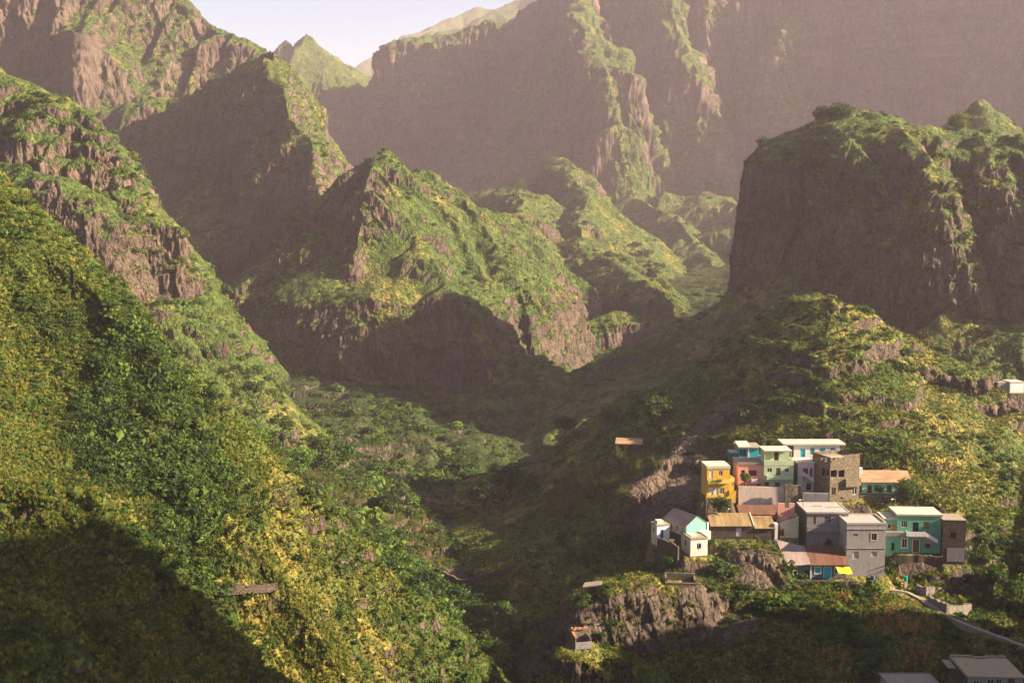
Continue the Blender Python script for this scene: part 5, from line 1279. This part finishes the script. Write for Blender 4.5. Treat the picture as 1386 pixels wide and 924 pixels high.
    aw = mk('awning', bm, 'awning', h.root); sm = aw.modifiers.new('cloth', 'SOLIDIFY'); sm.thickness = .02
    for x in (a0 + .4, a0 + 3.4):
        bm = bmesh.new(); bmtube(bm, [(x, -2.05, -.3), (x, -2.05, ev - 1.5)], [.04, .04]); mk('awning_pole', bm, 'wood', aw)
    h.foundation(2.5, 'stone_dark')
    # gabled mint house
    h = House("gabled_house", "small gabled house with faded pink roof and mint end wall", "house", 929, 726, 956.5, 259, 30, 8.5)
    ev = h.uz(930, 711.5)[1]; rz = h.uz(941, 698.5)[1]
    lw = [(1.2, ev - 2.0, 2.0, ev - .6), (3.2, ev - 2.0, 4.0, ev - .6), (5.4, ev - 2.2, 6.2, ev - .6)]
    bm = bmesh.new(); v = [bm.verts.new(c) for c in ((0, 0, -1), (h.w, 0, -1), (h.w, 0, ev), (h.w / 2, 0, rz), (0, 0, ev))]; bm.faces.new(v); mk('gable_wall', bm, 'mint_gable', h.root)
    bm = bmesh.new(); v = [bm.verts.new(c) for c in ((0, h.d, -1), (h.w, h.d, -1), (h.w, h.d, ev), (h.w / 2, h.d, rz), (0, h.d, ev))]; bm.faces.new(v)
    h.pane_wall(bm, 'left', h.d, -1, ev, lw); h.pane_wall(bm, 'right', h.d, -1, ev, []); mk('wall', bm, 'cream', h.root)
    for q in lw: h.window(q, face='left')
    bm = bmesh.new(); hw = h.w / 2; k = (rz - ev) / hw
    for sg in (0, 1):
        e0 = -.25 if sg == 0 else h.w + .25; ez = ev - .25 * k; c_ = hw - .003 if sg == 0 else hw + .003
        q = [(e0, -.15, ez), (c_, -.15, rz), (c_, h.d + .15, rz), (e0, h.d + .15, ez)]
        bmhex(bm, q + [(x, y, z + .12) for x, y, z in q])
    mk('roof', bm, 'rosesheet', h.root); h.box('corner_post', 'white', (h.w + .02, -.25, -1), (h.w + .3, .1, ev + .1)); h.box('porch_wall', 'rosewall', (h.w * .55, -1.6, -1), (h.w - .1, -.05, .9)); h.foundation(4, 'stone_dark')
    # cream cube house
    h = House("cream_house", "stained cream cube house with a flat roof, below the gabled house", "house", 934.5, 752.5, 957.5, 255, 14, 6)
    top = h.uz(936, 730)[1]; op = [h.rect(943, 735, 948.6, 742.2)]; lf = [(2.6, top - 2.2, 3.6, top - .9)]
    h.walls(top, 'pinkwhite', op, left=lf, side='cream'); h.window(op[0], 'p_white'); h.window(lf[0], 'p_brown', face='left')
    h.flat_roof(top, 'slab_dark', .22, .15, .15, 'slab_dark'); h.foundation(4.5, 'stone'); h.box('shutter', 'p_white', (op[0][2] + .03, -.3, op[0][1] + .2), (op[0][2] + .09, -.02, op[0][3] - .1))
    h.box('roof_slab', 'slab', (.8, 1.5, top + .225), (2.6, 4.2, top + .34))
    # small annex with the blue door
    h = House("blue_door_annex", "small cream annex with a blue door, far left of the village", "house", 889, 738, 906, 261, 16, 3.4)
    top = h.uz(892, 711.5)[1]; op = [h.rect(893.8, 716.5, 898.2, 728)]; lf = [(1.6, top - 1.9, 2.3, top - .9)]
    h.walls(top, 'white', op, left=lf, side='cream'); h.door(op[0], 'p_blue'); h.window(lf[0], 'p_brown', face='left'); h.flat_roof(top, 'slab_dark', .2, .15); h.foundation(3, 'cream', 0.0)
    h.box('roof_box', 'rosewall', (.4, .8, top + .21), (2.0, 2.4, top + 1.0))
    # far white house at the right edge
    h = House("small_white_house", "little white flat roofed house alone at the right edge, right of the hill", "house", 1367, 531.5, 1385.5, 336, 4, 5)
    top = h.uz(1370, 517.5)[1]; h.walls(top, 'white'); h.flat_roof(top, 'slab', .2, .1); h.foundation(3, 'stone'); h.box('side_wing', 'greywall', (-3.4, .8, -1), (-.02, 4.5, top - .05))
    # house at the bottom right corner
    h = House("corner_house", "concrete house with a broad pale flat roof, cut off by the bottom right corner", "house", 1309, 942, 1384, 205, -3, 9.5)
    top = h.uz(1310, 916)[1]; ops = [h.rect(1337, 919, 1345, 933), h.rect(1349, 918, 1356, 933), h.rect(1318, 920, 1325, 930), h.rect(1364, 918, 1373, 935)]
    h.walls(top, 'concrete', ops, side='stone_dark'); h.window(ops[0]); h.window(ops[1]); h.window(ops[2]); h.door(ops[3], 'p_brown')
    h.flat_roof(top, 'slab_brown', .3, .3); bm = bmesh.new(); z = top + .3
    for q in ((-.28, 9.2, z, 4.0, 9.75, z + .3), (4.0, 8.6, z, 6.4, 9.2, z + .3), (6.4, 9.2, z, h.w + .28, 9.75, z + .3), (-.28, -.28, z, -.08, 9.2, z + .12)): bmbox(bm, q[:3], q[3:])
    mk('parapet', bm, 'slab_dark', h.root); h.foundation(4, 'stone'); h.box('side_balcony', 'slab_dark', (-1.8, 5.5, top - .6), (-.31, 9.5, top - .35))
    h = House("low_house", "low flat concrete roof beside the corner house at the bottom edge", "house", 1208, 945, 1275, 206.5, 0, 7)
    top = h.uz(1210, 933)[1]; h.walls(top, 'concrete', [h.rect(1225, 936, 1233, 942)]); h.flat_roof(top, 'slab_dark', .25, .3, .15); h.foundation(4, 'stone')
    # thatched shelter on the terraces
    h = House("shelter", "open shelter with a brown sloping sheet roof among the terraces left of the village", "shelter", 835, 609, 867, 326, -8, 4.5, apron=.5)
    for (x, y) in ((.3, .3), (h.w * .55, .3), (h.w - .3, .3), (.3, 4.2), (h.w - .3, 4.2)):
        bm = bmesh.new(); bmtube(bm, [(x, y, -.5), (x, y, 2.0 + y * .12)], [.12, .10]); mk('post', bm, 'wood', h.root)
    h.shed(2.0, 2.75, 'tile', .5, .12); h.box('low_wall', 'stone', (.4, 3.9, -.3), (h.w - .4, 4.15, 1.3)); h.box('low_wall', 'stone', (-.3, .2, -.5), (1.6, .5, .6))
    # small ruin with brick coping
    h = House("brick_ruin", "tiny roofless stone hut with orange bricks along its top, on the lower rock", "ruin", 779, 878, 801, 216.5, 12, 3.6)
    bm = bmesh.new(); bmbox(bm, (0, 0, -1.5), (h.w, .25, 1.25)); mk('front_wall', bm, 'greywall', h.root)
    bm = bmesh.new(); bmbox(bm, (0, 3.3, -1), (h.w, 3.6, 2.7)); bmbox(bm, (0, .26, -1), (.25, 3.29, 2.2)); bmbox(bm, (h.w - .25, .26, -1), (h.w, 3.29, 1.9)); mk('wall', bm, 'stone', h.root)
    bm = bmesh.new(); rng = random.Random(2)
    for k in range(9): bmbox(bm, (k * h.w / 9 + .03, 3.1 + rng.uniform(-.3, .1), 2.72), ((k + 1) * h.w / 9 - .03, 3.6, 2.95 + rng.uniform(0, .3)))
    for k in range(6): bmbox(bm, (-.1 + rng.uniform(-.1, .1), .4 + k * .45, 2.22), (.3, .8 + k * .45, 2.5 + rng.uniform(0, .2)))
    mk('coping', bm, 'brick', h.root)
    # roofless stone enclosure
    h = House("stone_enclosure", "low roofless stone enclosure on the rock below the cream cube house", "ruin", 900, 791, 942, 243.5, -6, 4.0)
    bm = bmesh.new()
    for q in ((0, 0, -2, h.w, .45, .5), (0, 3.6, -1, h.w, 4.0, 1.6), (0, .46, -1, .4, 3.59, 1.4), (h.w - .4, .46, -1, h.w, 3.59, 1.2)): bmbox(bm, q[:3], q[3:])
    mk('wall', bm, 'stone', h.root)
M_AGAVE = foliage_material("agave_leaves", [(.2, (.10, .14, .09)), (.8, (.22, .28, .18))], .1)
M_MAIZE = foliage_material("dry_maize_leaves", [(.2, (.18, .085, .022)), (.5, (.34, .17, .04)), (.85, (.50, .30, .09))], .35)
M_STRAW2 = foliage_material('fading_maize_leaves', [(.2, (.07, .07, .02)), (.6, (.14, .125, .03)), (.9, (.24, .19, .05))], .3)
NCOL, NROW = 1250, 1000
HAZE = 0.00012
N_SHRUB, N_GRASS = 60000, 190000
village()
PADS.sort(key=lambda p: -p[4])
CLEAR = path()
BARE = [(*hit(*q)[:2], rr_) for q, rr_ in (((880, 840), 6), ((950, 830), 6), ((1010, 770), 5), ((1040, 780), 5), ((800, 850), 5), ((985, 552), 6), ((955, 572), 5), ((925, 600), 5), ((895, 630), 5), ((865, 655), 5), ((930, 650), 12), ((890, 700), 9), ((730, 900), 8), ((1000, 850), 7))]
THICKETS = [(*hit(*q)[:2], rr_) for q, rr_ in (((60, 470), 13), ((120, 540), 14), ((200, 610), 10), ((60, 720), 12), ((250, 700), 7), ((200, 520), 8))]
PLOTS = [(*hit(*q)[:2], rr_) for q, rr_ in (((1205, 622), 6), ((1190, 610), 5), ((1230, 628), 5), ((1210, 825), 4), ((1240, 832), 5), ((1265, 838), 3), ((1200, 852), 4), ((1225, 855), 4), ((1255, 855), 4), ((1240, 882), 4), ((1225, 902), 4), ((1130, 892), 4), ((1135, 915), 4))]
DRY_SUNLIT_SPOTS = [(*hit(*q)[:2], rr_) for q, rr_ in (((320, 770), 7), ((400, 800), 6), ((380, 860), 7), ((430, 830), 5), ((505, 890), 3), ((1140, 430), 13), ((1085, 440), 9), ((1190, 455), 11), ((1120, 470), 8), ((1240, 480), 9), ((1250, 520), 9), ((1290, 610), 8))]  # dry grass on the near slope; sunlit brightness painted into the village hill
TER = build_terrain(); print('zmax', TER['V'][:, 2].max())
yard(); print("yard", time.time() - T0)
plants(); print("plants", time.time() - T0)
maize(); print("maize", time.time() - T0)
grow()
build_haze()
print("done", time.time()-T0)
